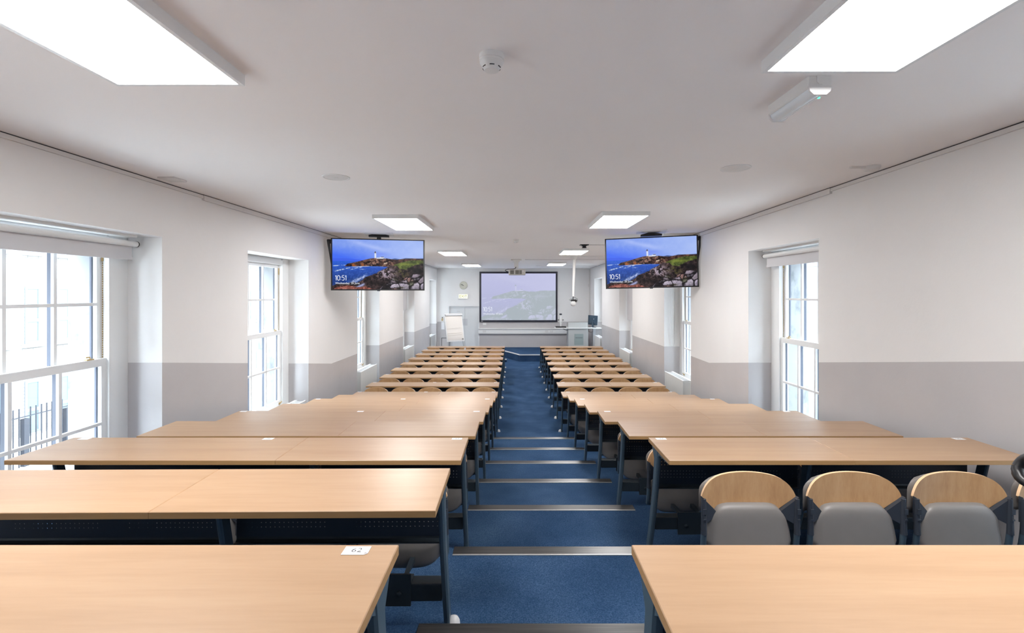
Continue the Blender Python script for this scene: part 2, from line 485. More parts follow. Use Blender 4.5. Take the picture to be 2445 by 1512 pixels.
# sash windows
def window(n, side, y0, y1, blind=None):
    s = -1 if side == 'left' else 1
    zt = ZT_L if s < 0 else ZT_R
    xw = XL if s < 0 else xr((y0 + y1) / 2)
    X = lambda dd: xw + s * dd
    root = bpy.data.objects.new('window_%d' % n, None); C.objects.link(root); struct(root)
    cw = 0.22
    a, b = y0 + cw, y1 - cw                    # clear width between the casings
    mb = MB()
    mb.prism([(X(.30), b), (X(.30), b + .10), (X(.316), b + .10), (X(.316), y1 - .001), (X(.42), y1 - .001), (X(.42), b)], 'z', SILL, zt - .001)
    mb.prism([(X(.30), a), (X(.30), a - .10), (X(.316), a - .10), (X(.316), y0 + .001), (X(.42), y0 + .001), (X(.42), a)], 'z', SILL, zt - .001)
    mb.prism([(X(.302), zt - .09), (X(.302), zt - .02), (X(.32), zt - .02), (X(.32), zt - .001), (X(.42), zt - .001), (X(.42), zt - .09)], 'y', a, b)
    build('window_frame', mb, 'white_paint', root)
    build('window_sill', MB().box(X(0.27), X(0.42), y0 + 0.02, y1 - 0.02, SILL - 0.035, SILL + 0.004), 'white_paint', root)
    top, mid, bot = zt - 0.09, 1.885, SILL + 0.005
    def sash(z0, z1, d0, d1, rb, rt):
        st = 0.048
        m1 = MB()
        m1.box(X(d0), X(d1), a, a + st, z0, z1).box(X(d0), X(d1), b - st, b, z0, z1)
        m1.box(X(d0), X(d1), a + st, b - st, z0, z0 + rb).box(X(d0), X(d1), a + st, b - st, z1 - rt, z1)
        o = build('sash', m1, 'white_paint', root)
        ga, gb, gz0, gz1 = a + st, b - st, z0 + rb, z1 - rt
        pw = (gb - ga) / 3
        dm = (d0 + d1) / 2
        for i in (1, 2):
            y = ga + pw * i
            build('glazing_bar', MB().box(X(d0 - 0.004), X(dm), y - 0.013, y + 0.013, gz0, gz1), 'white_paint', o)
            build('spacer_bar', MB().box(X(dm), X(dm + 0.032), y - 0.011, y + 0.011, gz0, gz1), 'spacer', o)
        zm = (gz0 + gz1) / 2
        build('glazing_bar', MB().box(X(d0 - 0.0055), X(dm - 0.001), ga, gb, zm - 0.013, zm + 0.013), 'white_paint', o)
        build('spacer_bar', MB().box(X(d1 - 0.004), X(d1 + 0.012), gb - 0.012, gb + 0.004, gz0, gz1).box(X(d1 - 0.004), X(d1 + 0.012), ga - 0.004, ga + 0.012, gz0, gz1), 'spacer', o)
        for i in range(3):
            for (q0, q1) in ((gz0, zm), (zm, gz1)):
                build('pane', MB().box(X(dm), X(dm + 0.003), ga + pw * i, ga + pw * (i + 1), q0, q1), 'window_glass', o)
        return o
    up = sash(mid - 0.02, top, 0.365, 0.405, 0.05, 0.05)
    lo = sash(bot, mid + 0.035, 0.325, 0.363, 0.095, 0.065)
    # brass fittings: meeting-rail lock, lifting lugs, sash chain with pulley
    ym = b - 0.14
    build('sash_lock', MB().box(X(0.33), X(0.355), ym - 0.04, ym + 0.03, mid + 0.035, mid + 0.045).tube([(X(0.342), ym, mid + 0.04), (X(0.342), ym, mid + 0.06), (X(0.342), ym - 0.04, mid + 0.062)], 0.006, 6), 'brass', root)
    yl = (b - 0.02)
    build('sash_lock', MB().box(X(0.318), X(0.326), b - 0.07, b - 0.03, bot + 0.03, bot + 0.06).tube([(X(0.312), b - 0.05, bot + 0.05), (X(0.30), b - 0.03, bot + 0.075)], 0.008, 6), 'brass', root)
    pts = []
    zc = mid + 0.04
    m2 = MB()
    k = 0
    while zc < top - 0.14:
        m2.box(X(0.352), X(0.358), b + 0.001 - 0.006, b + 0.001 - 0.001, zc, zc + 0.014); zc += 0.02; k += 1
    m2.box(X(0.348), X(0.362), b - 0.009, b, top - 0.15, top - 0.05)
    build('sash_chain', m2, 'brass', root)
    if blind:
        zb = blind
        m3 = MB().tube([(X(0.20), y0 + 0.06, zt - 0.075), (X(0.20), y1 - 0.05, zt - 0.075)], 0.026, 14)
        o = thing('roller_blind', '', 'blind')
        o['label'] = BLIND_LABELS[(side, n)]; o['group'] = 'roller blinds at the sash windows'
        build('blind_tube', m3, 'white_plastic', o, smooth=0.6)
        build('end_cap', MB().tube([(X(0.20), y1 - 0.05, zt - 0.075), (X(0.20), y1 - 0.042, zt - 0.075)], 0.028, 14), 'black_plastic', o)
        build('blind_fabric', MB().box(X(0.222), X(0.226), y0 + 0.08, y1 - 0.07, zb, zt - 0.06)
              .box(X(0.216), X(0.232), y0 + 0.08, y1 - 0.07, zb, zb + 0.03), 'blind_fabric', o)
        build('head_rail', MB().box(X(0.15), X(0.27), y0 + 0.05, y1 - 0.10, zt - 0.02, zt), 'white_plastic', o)
    return root
BLIND_LABELS = {('left', 1): 'white roller blind drawn just below the top of the large window at far left',
                ('left', 4): 'white roller blind hanging half way down behind the left television',
                ('right', 6): 'white roller blind at the top of the window nearest on the right wall',
                ('right', 8): 'white roller blind half lowered over the window left of and below the right television'}
window(1, 'left', *WL[1], blind=2.79)
window(2, 'left', *WL[2])
window(3, 'left', *WL[3])
window(4, 'left', *WL[4], blind=1.95)
window(5, 'left', *WL[5])
window(6, 'right', *WR[1], blind=2.83)
window(7, 'right', *WR[2])
window(8, 'right', *WR[3], blind=1.70)
window(9, 'right', *WR[4])
window(10, 'left', *WL[0])  # added out of frame to bring daylight to the near end
window(11, 'right', *WR[0])  # out of frame, suggested by the bright right side; added for near-end daylight
# bead chain of the blind beside the window behind the right television
x7 = xr(9.9) + 0.13
tag(build('blind_cord', MB().tube([(x7, 9.94, 2.9)] + [(x7, 9.93 - 0.05 * math.sin(math.pi * t / 12), 2.9 - 1.5 * t / 12 + 0.0) for t in range(1, 13)] + [(x7 + 0.04, 9.93, 1.36), (x7 + 0.09, 9.93, 1.42), (x7 + 0.10, 9.93, 2.9)], 0.005, 6), 'white_plastic'),
    'white looped blind cord hanging down the window reveal below the right television', 'cord')

# radiators in the window niches
def radiator(side, y0, y1, z1, label):
    s = -1 if side == 'left' else 1
    xw = XL if s < 0 else xr((y0 + y1) / 2)
    o = thing('radiator', label, 'radiator', (xw + s * 0.1, (y0 + y1) / 2, 0), group='panel radiators below the windows')
    h = (y1 - y0) / 2
    z0 = z1 - 0.66
    mf = MB().box(-s * 0.135, -s * 0.122, -h, h, z0, z1 - 0.012)
    n = int(2 * h / 0.035)
    for i in range(n):
        y = -h + (i + 0.5) * 2 * h / n
        mf.box(-s * 0.1365, -s * 0.135, y - 0.010, y + 0.010, z0 + 0.03, z1 - 0.05)
    build('front_panel', mf, 'radiator_paint', o)
    build('back_panel', MB().box(s * 0.02, s * 0.035, -h, h, z0, z1 - 0.012), 'radiator_paint', o)
    mt = MB().box(-s * 0.137, -s * 0.115, -h, h, z1 - 0.012, z1).box(s * 0.0, s * 0.037, -h, h, z1 - 0.012, z1)
    for i in range(int(2 * h / 0.06)):
        y = -h + (i + 0.5) * 0.06
        mt.box(-s * 0.115, s * 0.0, y - 0.006, y + 0.006, z1 - 0.012, z1 - 0.004)
    build('top_grille', mt, 'white_paint', o)
    mv = MB()
    for i in range(14):
        y = -h + (i + 0.5) * 2 * h / 14
        mv.box(-s * 0.12, s * 0.02, y - 0.002, y + 0.002, z0 + 0.04, z1 - 0.04)
    build('convector_fins', mv, 'radiator_paint', o)
    for yb_ in (-h + 0.1, h - 0.13):
        build('wall_bracket', MB().box(s * 0.035, s * 0.229, yb_, yb_ + 0.03, z1 - 0.2, z1 - 0.1), 'radiator_paint', o)
    return o
radiator('left', 5.95, 7.25, 0.84, 'white radiator under the left window nearest before the television, only its top showing')
radiator('left', 9.82, 10.95, 0.84, 'white radiator under the window below the left television')
radiator('left', 13.75, 14.9, 0.84, 'white radiator at the second window beyond the left television')
radiator('left', 17.9, 18.95, 0.84, 'white radiator by the far left corner near the flip chart')
radiator('right', 8.75, 9.82, 0.86, 'white ribbed radiator under the window below the right television')
radiator('right', 12.75, 14.0, 0.86, 'white radiator at the middle window of the right wall')
radiator('right', 17.05, 18.3, 0.86, 'white radiator beside the lectern at the far right window')

# cable trunking under the ceiling along both side walls
def trunk_run(side):
    s = -1 if side == 'left' else 1
    o = thing('cable_trunking', 'white cable trunking under the ceiling along the %s wall' % side, 'trunking')
    segs = [(YB, 4.9 if s < 0 else 4.57, 0.030, 0.018), (4.9 if s < 0 else 4.57, 5.6, 0.050, 0.026), (5.6, 8.5, 0.050, 0.026), (8.5, YF, 0.045, 0.024)]
    for (y0, y1, h, dp) in segs:
        xa, xb = (XL, XL) if s < 0 else (xr(y0), xr(y1))
        z1 = CEIL - 0.008
        vs = []
        for z in (z1 - h, z1):
            vs += [(xa, y0, z), (xb, y1 - 0.002, z), (xb - s * dp, y1 - 0.002, z), (xa - s * dp, y0, z)]
        build('trunking_section', MB().add(vs, [(0, 1, 2, 3), (4, 5, 6, 7), (0, 1, 5, 4), (1, 2, 6, 5), (2, 3, 7, 6), (3, 0, 4, 7)]), 'trunking_white', o)
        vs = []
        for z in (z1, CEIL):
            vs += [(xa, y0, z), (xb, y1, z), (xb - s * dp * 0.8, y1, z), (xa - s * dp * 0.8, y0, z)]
        build('gap_shadow_strip', MB().add(vs, [(0, 1, 2, 3), (4, 5, 6, 7), (0, 1, 5, 4), (1, 2, 6, 5), (2, 3, 7, 6), (3, 0, 4, 7)]), 'dark_gap', o)  # dark solid strip paints the shade in the gap under the ceiling
trunk_run('left'); trunk_run('right')

# ------------------------------------------------------------------ ceiling fittings
def ceiling_light(x, y, label):
    o = thing('ceiling_light', label, 'light', (x, y, CEIL), group='flat ceiling light panels')
    W, Lh, t = 0.30, 0.595, 0.052
    rim = 0.02
    mb = MB().box(-W, -W + rim, -Lh, Lh, -t, 0).box(W - rim, W, -Lh, Lh, -t, 0).box(-W + rim, W - rim, -Lh, -Lh + rim, -t, 0).box(-W + rim, W - rim, Lh - rim, Lh, -t, 0)
    mb.box(-W + rim, W - rim, -Lh + rim, Lh - rim, -0.03, 0)
    build('light_frame', mb, 'white_paint', o)
    build('diffuser', MB().box(-W + rim, W - rim, -Lh + rim, Lh - rim, -t + 0.002, -0.03), 'lamp_diffuser', o)
names = ['nearest pair, top corner of the picture', 'second pair, above the televisions', 'third pair, past the televisions', 'pair nearest the projection screen']
for side, x, ys in (('left', -1.575, [1.62, 6.73, 11.78, 16.75]), ('right', 1.385, [1.49, 6.50, 11.40, 16.20])):
    for i, y in enumerate(ys):
        ceiling_light(x, y, 'lit ceiling panel on the %s, %s' % (side, names[i]))

def smoke_detector(x, y, label):
    o = thing('smoke_detector', label, 'smoke detector', (x, y, CEIL), group='smoke detectors on the ceiling')
    build('base_ring', MB().lathe([(0.054, 0), (0.054, -0.022), (0.051, -0.024)], 28), 'white_plastic', o, smooth=0.6)
    build('sensor_head', MB().lathe([(0.051, -0.024), (0.052, -0.034), (0.044, -0.044), (0.036, -0.058), (0.031, -0.066), (0.018, -0.069)], 28), 'white_plastic', o, smooth=0.6)
    mv = MB()
    for k in range(6):
        a0 = k * math.pi / 3 + 0.62
        pts = []
        for t in range(5):
            a = a0 + (t - 2) * 0.13
            pts.append((0.0385 * math.cos(a), 0.0385 * math.sin(a), -0.0545))
        mv.tube(pts, 0.0022, 6)
    build('vent_slots', mv, 'black_plastic', o)
smoke_detector(-0.105, 2.03, 'large white smoke detector at the middle top of the picture')
smoke_detector(0.0, 9.0, 'small distant smoke detector on the ceiling between the televisions')

def speaker(x, y, r, label):
    o = thing('ceiling_speaker', label, 'speaker', (x, y, CEIL), group='round ceiling speakers')
    build('rim', MB().lathe([(r, 0), (r, -0.004), (r * 0.9, -0.007), (r * 0.86, -0.004), (r*0.86, 0)], 32), 'white_plastic', o, smooth=0.6)
    build('grille', MB().lathe([(r * 0.86, -0.001), (r * 0.86, -0.004), (r * 0.4, -0.0055), (0.01, -0.006)], 32), 'trunking_white', o, smooth=0.6)
    build('logo_plate', MB().box(-0.018, 0.018, -0.006, 0.006, -0.0075, -0.0055), 'socket_grey', o)
speaker(-1.59, 4.16, 0.118, 'round white ceiling speaker left of centre')
speaker(1.80, 3.86, 0.118, 'round white ceiling speaker right of centre, near the emergency light')

o = thing('emergency_light', 'white emergency light with green indicator below the right front ceiling panel', 'light', (1.435, 2.40, CEIL))
build('light_body', MB().prism([(-0.055, 0), (-0.055, -0.045), (-0.048, -0.055), (0.048, -0.055), (0.055, -0.045), (0.055, 0)], 'y', -0.18, 0.18), 'white_plastic', o, bev=0.003)
mb = MB()
mb.prism([(0.046 * math.cos(a), -0.052 - 0.036 * math.sin(a)) for a in [math.pi * t / 10 for t in range(11)]], 'y', -0.172, 0.172)
build('diffuser_lens', mb, 'clear_lens', o, smooth=0.7)
build('end_clip', MB().prism([(-0.018, -0.001), (0.018, -0.001), (0.018, -0.03), (0.008, -0.04), (-0.008, -0.04), (-0.018, -0.03)], 'y', -0.186, -0.18), 'white_plastic', o)
for ye in (-0.181, 0.170):
    build('end_cap', MB().prism([(-0.054, -0.048), (0.054, -0.048), (0.048, -0.072), (0.030, -0.088), (-0.030, -0.088), (-0.048, -0.072)], 'y', ye, ye + 0.011), 'socket_grey', o)
build('lamp_tube', MB().tube([(0.005, -0.15, -0.087), (0.005, 0.15, -0.087)], 0.003, 8), 'white_paint', o)
build('indicator', MB().lathe([(0.006, 0.0), (0.006, -0.004), (0.002, -0.006)], 12, c=(0.028, -0.125, -0.079)), 'green_led', o)

o = thing('motion_sensor', 'round white sensor on the ceiling edge above the right wall', 'sensor', (2.88, 3.81, CEIL))
build('sensor_base', MB().lathe([(0.06, 0), (0.06, -0.012), (0.05, -0.032), (0.02, -0.036)], 24), 'trunking_white', o, smooth=0.6)
build('conduit_tail', MB().box(-0.17, -0.055, -0.014, 0.014, -0.014, 0), 'trunking_white', o)
tag(build('access_plate', MB().box(-0.075, 0.075, -0.08, 0.08, -0.014, 0), 'trunking_white', None, (-3.08, 4.22, CEIL), bev=0.002),
    'small white square plate on the ceiling above the left wall', 'plate')
# surface conduits crossing the ceiling near the front
def ceil_run(x0, y, label):
    tag(build('ceiling_conduit', MB().box(x0, xr(y) - 0.026, y - 0.02, y + 0.02, CEIL - 0.016, CEIL), 'trunking_white'), label, 'conduit', 'white conduits across the front ceiling')
ceil_run(1.55, 9.95, 'thin white ceiling conduit running to the empty black bracket')
ceil_run(1.78, 12.95, 'thin white ceiling conduit ending at the white drop pole')
ceil_run(0.28, 14.35, 'long thin white ceiling conduit running from the projector mount')
ceil_run(0.75, 17.6, 'thin white ceiling conduit nearest the front wall')
o = thing('ceiling_bracket', 'small empty black bracket on the ceiling left of the right television', 'bracket', (1.44, 9.95, CEIL))
build('mounting_plate', MB().box(-0.09, 0.09, -0.07, 0.07, -0.02, 0), 'black_plastic', o)
build('socket', MB().prism([(-0.06, -0.02), (0.06, -0.02), (0.03, -0.05), (0.05, -0.075), (-0.05, -0.075), (-0.03, -0.05)], 'y', -0.04, 0.04), 'black_plastic', o)

# ------------------------------------------------------------------ the picture on the screens
def picture(nx, ny, projected):
    u, v = np.meshgrid((np.arange(nx) + 0.5) / nx, (np.arange(ny) + 0.5) / ny)
    rng = np.random.RandomState(3)
    def fbm(sx, sy, oct=4):
        out = np.zeros_like(u); amp = 1.0; tot = 0
        for o_ in range(oct):
            gx, gy = int(sx * 2 ** o_) + 2, int(sy * 2 ** o_) + 2
            g = rng.rand(gy + 1, gx + 1)
            fx = u * (gx - 1); fy = v * (gy - 1)
            ix = fx.astype(int); iy = fy.astype(int); tx = fx - ix; ty = fy - iy
            tx = tx * tx * (3 - 2 * tx); ty = ty * ty * (3 - 2 * ty)
            out += amp * ((g[iy, ix] * (1 - tx) + g[iy, ix + 1] * tx) * (1 - ty) + (g[iy + 1, ix] * (1 - tx) + g[iy + 1, ix + 1] * tx) * ty)
            tot += amp; amp *= 0.55
        return out / tot
    def c(*a): return np.array(a, float) / 255.0
    def mixm(img, col, a):
        a = np.clip(a, 0, 1)[..., None]
        return img * (1 - a) + col * a
    def sm(x, e=0.004): return np.clip(0.5 + x / (2 * e), 0, 1)
    def line(pts):
        xs, ys = zip(*pts); return np.interp(u, xs, ys)
    n1, n2, n3 = fbm(5, 4), fbm(30, 18), fbm(70, 40, 3)
    # sky
    t = np.clip(v / 0.42, 0, 1)
    img = np.zeros((ny, nx, 3)) + c(130, 160, 242)
    img = mixm(img, c(70, 112, 248), sm(t - 0.55 - 0.35 * u, 0.35) * (1 - u) * 1.3)
    img = mixm(img, c(180, 200, 250), np.clip(1.25 * u - 0.25 + 0.6 * (n1 - 0.5), 0, 1) * 0.85)
    win = lambda x, a_, b_, e_: np.clip((x - a_) / e_, 0, 1) * np.clip((b_ - x) / e_, 0, 1)
    streak = np.exp(-((v - (0.02 + 0.5 * (u - 0.18) - .9 * np.clip(u - .42, 0, 1) ** 2)) / 0.05) ** 2) * win(u, .12, .66, .16)
    img = mixm(img, c(190, 205, 255), streak * (.35 + .5 * n1))
    img = mixm(img, c(120, 145, 250), np.exp(-((u - 0.5) / 0.09) ** 2 - ((v - 0.285) / 0.03) ** 2) * 0.7)
    img = mixm(img, c(185, 205, 255), sm(n2 - 0.62, 0.2) * 0.18 * np.clip((.8 - t) / .4, 0, 1))
    # distant haze hills and sea
    img = mixm(img, c(62, 98, 235), sm(v - line([(0, .385), (.15, .382), (.3, .405), (.36, .43), (1, .43)])) * 0.8)
    sea = c(38, 88, 205) * (1 - v[..., None]) * 1.55 + c(20, 45, 95) * v[..., None] * 0.9
    img = mixm(img, sea, sm(v - 0.437))
    img = mixm(img, c(70, 115, 215), sm(n3 - 0.6, 0.15) * 0.4 * (v > 0.44))
    for (y0, sl, x0, x1, w_) in ((.535, -.02, 0, .15, .008), (.645, -.085, .02, .2, .012), (.605, -.06, .19, .33, .009), (.60, 0, .28, .36, .004)):
        img = mixm(img, c(215, 225, 240), np.exp(-((v - (y0 + sl * (u - x0) / (x1 - x0))) / w_) ** 2) * win(u, x0, x1, .02) * sm(n3 - 0.42, 0.15))
    # headland
    top = line([(0, 2), (.127, .55), (.16, .49), (.2, .475), (.25, .455), (.31, .425), (.36, .40), (.42, .375), (.46, .37), (.52, .375), (.58, .37), (.63, .385), (.70, .395), (.78, .375), (.86, .365), (1, .37)])
    bot = line([(0, .54), (.13, .545), (.3, .535), (.5, .535), (.6, .545), (1, .56)])
    land = sm(v - top) * sm(bot - v)
    brown = c(74, 50, 44) + (n2[..., None] - 0.5) * c(150, 110, 85) + (n3[..., None] - 0.5) * c(110, 85, 75)
    img = mixm(img, np.clip(brown, 0.05, 1), land)
    img = mixm(img, c(165, 92, 40), land * sm(n2 - 0.6, 0.1) * np.exp(-((v - .52) / .03) ** 2) * (u < .4))
    img = mixm(img, c(190, 150, 130), land * sm(n3 - 0.64, 0.12) * 0.6 * win(u, .36, .68, .05))
    img = mixm(img, c(60, 85, 140), sm(v - line([(0, 2), (.6, .4), (.68, .37), (.74, .385), (.8, .36), (.9, .37), (1, .36)])) * sm(top - v) * (u > .6))
    img = mixm(img, c(225, 225, 235), np.exp(-((v - (.555 - .02 * (u - .2) / .2)) / .005) ** 2) * win(u, .19, .42, .03) + .35 * np.exp(-((v - .548) / .004) ** 2) * win(u, .4, .62, .03))
    img = mixm(img, c(235, 215, 190), np.exp(-((v - (.475 - .5 * (u - .57))) / .012) ** 2) * (u > .555) * (u < .595))
    # lighthouse and cottages
    lh = (np.abs(u - .463) < .009 + .006 * (v - .25)) * (v > .25) * (v < .372)
    img = mixm(img, c(222, 228, 248), lh * 1.0)
    img = mixm(img, c(70, 60, 80), (np.abs(u - .461) < .006) * (v > .235) * (v < .262) + (np.abs(u - .462) < .011) * (v > .258) * (v < .270))
    img = mixm(img, c(225, 228, 240), (u > .475) * (u < .58) * sm(v - line([(.475, .362), (.5, .355), (.53, .345), (.56, .35), (.58, .37), (1, .37)])) * (v < .378) * (n3 > .4))
    img = mixm(img, c(90, 85, 100), (u > .525) * (u < .556) * (v > .338) * (v < .352))
    # green field
    fg = sm(v - line([(0, 2), (.62, .56), (.68, .495), (.76, .445), (.86, .405), (1, .40)]), .01) * sm(line([(0, .3), (.62, .56), (.8, .66), (.9, .60), (1, .55)]) - v, .02)
    green = c(72, 84, 38) + (n2[..., None] - .5) * c(120, 120, 60) + (n3[..., None] - .5) * c(60, 60, 30)
    img = mixm(img, np.clip(green, .05, 1), fg)
    img = mixm(img, c(128, 140, 56), fg * np.exp(-((v - .49) / .03) ** 2 - ((u - .8) / .1) ** 2) * .8)
    # foreground rock slope
    rt = line([(0, .93), (.05, .90), (.15, .88), (.26, .865), (.33, .80), (.38, .735), (.45, .69), (.5, .645), (.55, .60), (.6, .55), (.64, .51), (.70, .52), (.74, .58), (.8, .60), (.85, .56), (.9, .50), (1, .47)])
    rock = sm(v - rt - (n2 - .5) * .05, .006)
    rk = c(46, 34, 35) + (n2[..., None] - .5) * c(110, 90, 80) + (n3[..., None] - .5) * c(120, 100, 95)
    img = mixm(img, np.clip(rk, .04, 1), rock)
    img = mixm(img, c(175, 160, 175), rock * sm(n3 - .54, .12) * np.exp(-((u - .59) / .09) ** 2 - ((v - .68) / .11) ** 2) * 1.2)
    img = mixm(img, c(80, 84, 30), rock * sm(n2 - .5, .12) * np.exp(-((u - .76) / .06) ** 2 - ((v - .68) / .07) ** 2))
    img = mixm(img, c(18, 18, 20), rock * np.exp(-((u - .93) / .07) ** 2 - ((v - .6) / .09) ** 2) * .8)
    img = mixm(img, c(26, 20, 20), rock * np.exp(-((u - .52) / .12) ** 2 - ((v - .88) / .08) ** 2) * .6)
    # surf
    surf = np.exp(-((v - (.855 - .9 * (u - .22))) / .035) ** 2) * win(u, .16, .39, .05) * sm(.9 - v, .03) * (1 - rock * .9)
    img = mixm(img, c(205, 212, 245), surf * sm(n3 - .35, .2) * .9)
    img = mixm(img, c(175, 185, 235), np.exp(-((v - (.99 - .9 * (u - .24))) / .03) ** 2) * win(u, .19, .36, .03) * sm(v - .87, .02) * .9)
    red = sm(v - line([(0, 1.02), (.04, .96), (.1, .94), (.18, .925), (.26, .96), (.36, .945), (.42, .99), (1, 1.1)]))
    img = mixm(img, np.clip(c(140, 82, 72) + (n3[..., None] - .5) * c(200, 160, 150), .05, 1), red)
    # granite boulders: an irregular pile with dark joints
    px_, py_ = u * 1.78 + (n2 - .5) * .05, v + (n3 - .5) * .035
    def cells(npt, ox, oy, w_, h_):
        P_ = rng.rand(npt, 2) * np.array([w_, h_]) + np.array([ox, oy])
        dist = np.sqrt((px_[..., None] - P_[:, 0]) ** 2 + ((py_[..., None] - P_[:, 1]) * 1.25) ** 2)
        od = np.argsort(dist, axis=2)
        d1 = np.take_along_axis(dist, od[..., :1], 2)[..., 0]; d2 = np.take_along_axis(dist, od[..., 1:2], 2)[..., 0]
        i1 = od[..., 0]
        return i1, d1, d2, P_
    i1, d1, d2, P_ = cells(30, .84, .70, .98, .34)
    tint = np.array([[178, 168, 184], [160, 150, 168], [150, 118, 114], [186, 178, 190], [140, 128, 140]])[rng.randint(0, 5, len(P_))] / 255.
    lit = np.clip(.98 - 2.4 * (py_ - P_[i1, 1]) - .9 * (px_ - P_[i1, 0]), .28, 1.12)
    gran = np.clip(tint[i1] * lit[..., None] + (n3[..., None] - .5) * .42, .03, .96)
    gran = mixm(gran, c(20, 17, 20), np.clip(1.25 - (d2 - d1) / .026, 0, 1))
    edge = line([(0, 2), (.50, 1.02), (.54, .94), (.60, .90), (.625, .83), (.655, .775), (.70, .80), (.72, .845), (.76, .83), (.79, .775), (.83, .74), (.87, .745), (.885, .69), (.93, .685), (.97, .70), (1, .70)])
    pile = sm(v - edge - (n2 - .5) * .02, .008)
    img = mixm(img, gran, pile)
    img = mixm(img, c(24, 20, 22), np.exp(-((v - edge) / .012) ** 2) * (v < edge + .004) * (u > .5) * .7)
    for (cx, cy, rx, ry) in ((.69, .80, .03, .035), (.87, .86, .03, .035), (.75, .97, .035, .02)):
        img = mixm(img, c(44, 42, 26), np.exp(-((u - cx) / rx) ** 2 - ((v - cy) / ry) ** 2) * .75)
    img = mixm(img, c(92, 100, 60), np.exp(-((u - .86) / .03) ** 2 - ((v - .9) / .03) ** 2) * .5)
    img = np.clip(img, 0, 1)
    if projected:
        lum = img.mean(2, keepdims=True)
        base = np.array([.725, .765, .795]); hi = np.array([.85, .86, .965])
        pale = base + (hi - base) * np.clip((lum - .22) * 1.7, 0, 1)
        blue = np.clip((img[..., 2:3] - img[..., 0:1]) * 1.9, 0, 1)
        pale = pale * (1 - .6 * blue) + np.array([.775, .775, .965]) * .6 * blue
        img = pale * .985
    return np.where(img <= .04045, img / 12.92, ((img + .055) / 1.055) ** 2.4)

def picture_mesh(name, W, H, nx, ny, projected, m):
    col = picture(nx, ny, projected)
    xs = np.linspace(-W / 2, W / 2, nx + 1); zs = np.linspace(H / 2, -H / 2, ny + 1)
    X, Z = np.meshgrid(xs, zs)
    verts = np.stack([X.ravel(), np.zeros(X.size), Z.ravel()], 1)
    i = np.arange(nx * ny); r, q = i // nx, i % nx
    a = r * (nx + 1) + q
    faces = np.stack([a, a + nx + 1, a + nx + 2, a + 1], 1)
    me = bpy.data.meshes.new(name)
    me.vertices.add(len(verts)); me.vertices.foreach_set('co', verts.astype('f').ravel())
    me.loops.add(faces.size); me.loops.foreach_set('vertex_index', faces.astype('i').ravel())
    me.polygons.add(len(faces)); me.polygons.foreach_set('loop_start', np.arange(0, faces.size, 4, dtype='i'))
    me.update(calc_edges=True)
    at = me.color_attributes.new('picture', 'FLOAT_COLOR', 'CORNER')
    cc = np.ones((faces.size, 4), 'f'); cc[:, :3] = np.repeat(col.reshape(-1, 3), 4, axis=0)
    at.data.foreach_set('color', cc.ravel())
    me.materials.append(MATS[m])
    return me

# ------------------------------------------------------------------ televisions
TVM = picture_mesh('television_picture', 1.505, 0.845, 300, 168, False, 'television_picture')
def television(loc, rz, roll, label, side):
    s = -1 if side == 'left' else 1
    o = thing('television', label, 'television', loc, rz, 'hanging televisions')
    o.rotation_euler = (0, roll, rz)
    W, H = 0.775, 0.4425
    mb = MB().box(-W, W, 0.0, 0.028, -H, H)
    build('casing', mb, 'black_plastic', o, bev=0.004)
    bz = MB().box(-W, W, -0.006, 0, H - 0.014, H).box(-W, W, -0.006, 0, -H, -H + 0.02).box(-W, -W + 0.016, -0.006, 0, -H, H).box(W - 0.016, W, -0.006, 0, -H, H)
    build('bezel', bz, 'black_plastic', o)
    sc_ = obj('screen', TVM, o, (0, -0.003, 0.003))
    obj('screen_clock', stroke_digits(1.08, 0.084, 0.0085), sc_, (-0.705, -0.002, -0.275))
    text('screen_date', 'Wednesday, 20 June', 0.0475, 'screen_text', sc_, (-0.705, -0.002, -0.338), (R(90), 0, 0), 0.0, 'LEFT')
    build('maker_badge', MB().box(-0.025, 0.025, -0.008, 0.01, -H - 0.012, -H + 0.006), 'bracket_plastic', o)
    build('back_box', MB().box(-0.45, 0.45, 0.028, 0.06, -0.32, 0.25), 'black_plastic', o, bev=0.006)
    yo, zo = (-0.40, -0.0675) if side == 'right' else (0.0, 0.0)
    mt = obj('ceiling_mount', MB().box(-0.035, 0.035, 0.06, 0.11, 0.1, CEIL - loc[2] - 0.02).mesh('ceiling_mount', 'black_plastic'), o)
    build('mount_bar', MB().prism([(-0.17, 0), (0.17, 0), (0.17, 0.03), (0.06, 0.055), (-0.06, 0.055), (-0.17, 0.03)], 'y', 0.03, 0.16), 'black_plastic', mt, (0, yo, H + 0.04 + zo))
    if yo:
        build('mount_neck', MB().box(-0.035, 0.035, yo + 0.05, 0.10, H + 0.003, H + 0.018), 'black_plastic', mt)
    build('ceiling_plate', MB().box(-0.24, 0.24, -0.25, 0.25, 0, 0.012), 'white_plastic', mt, (0, 0.085 + yo, CEIL - loc[2] - 0.0125), (0, -roll, 0))
    cm = MB()
    for k in range(3):
        cm.tube([(s * 0.80 + s * 0.02 * k, 0.03, H - 0.03), (s * (0.80 + 0.015 * k), 0.03, H - 0.10), (s * (0.79 + .006 * k), 0.035, H - 0.26), (s * 0.77, 0.04, H - 0.48)], 0.008, 8)
    cm.box(s * 0.765, s * 0.84, 0.03, 0.07, H - 0.09, H - 0.02)
    build('cable_bundle', cm, 'black_plastic', o)
    return o
television((-2.362, 8.10, EYE + 0.487), R(12.3), 0.0, 'black television with lighthouse picture hanging on the left side', 'left')
television((2.335, 8.15, EYE + 0.530), R(-13.5), -0.021, 'black television with lighthouse picture hanging on the right side, slightly tilted', 'right')
tag(build('junction_box', MB().box(0, 0.05, -0.05, 0.05, -0.12, 0.0), 'trunking_white', None, (XL, 8.55, CEIL - 0.05)), 'small white box on the left wall behind the left television', 'box')
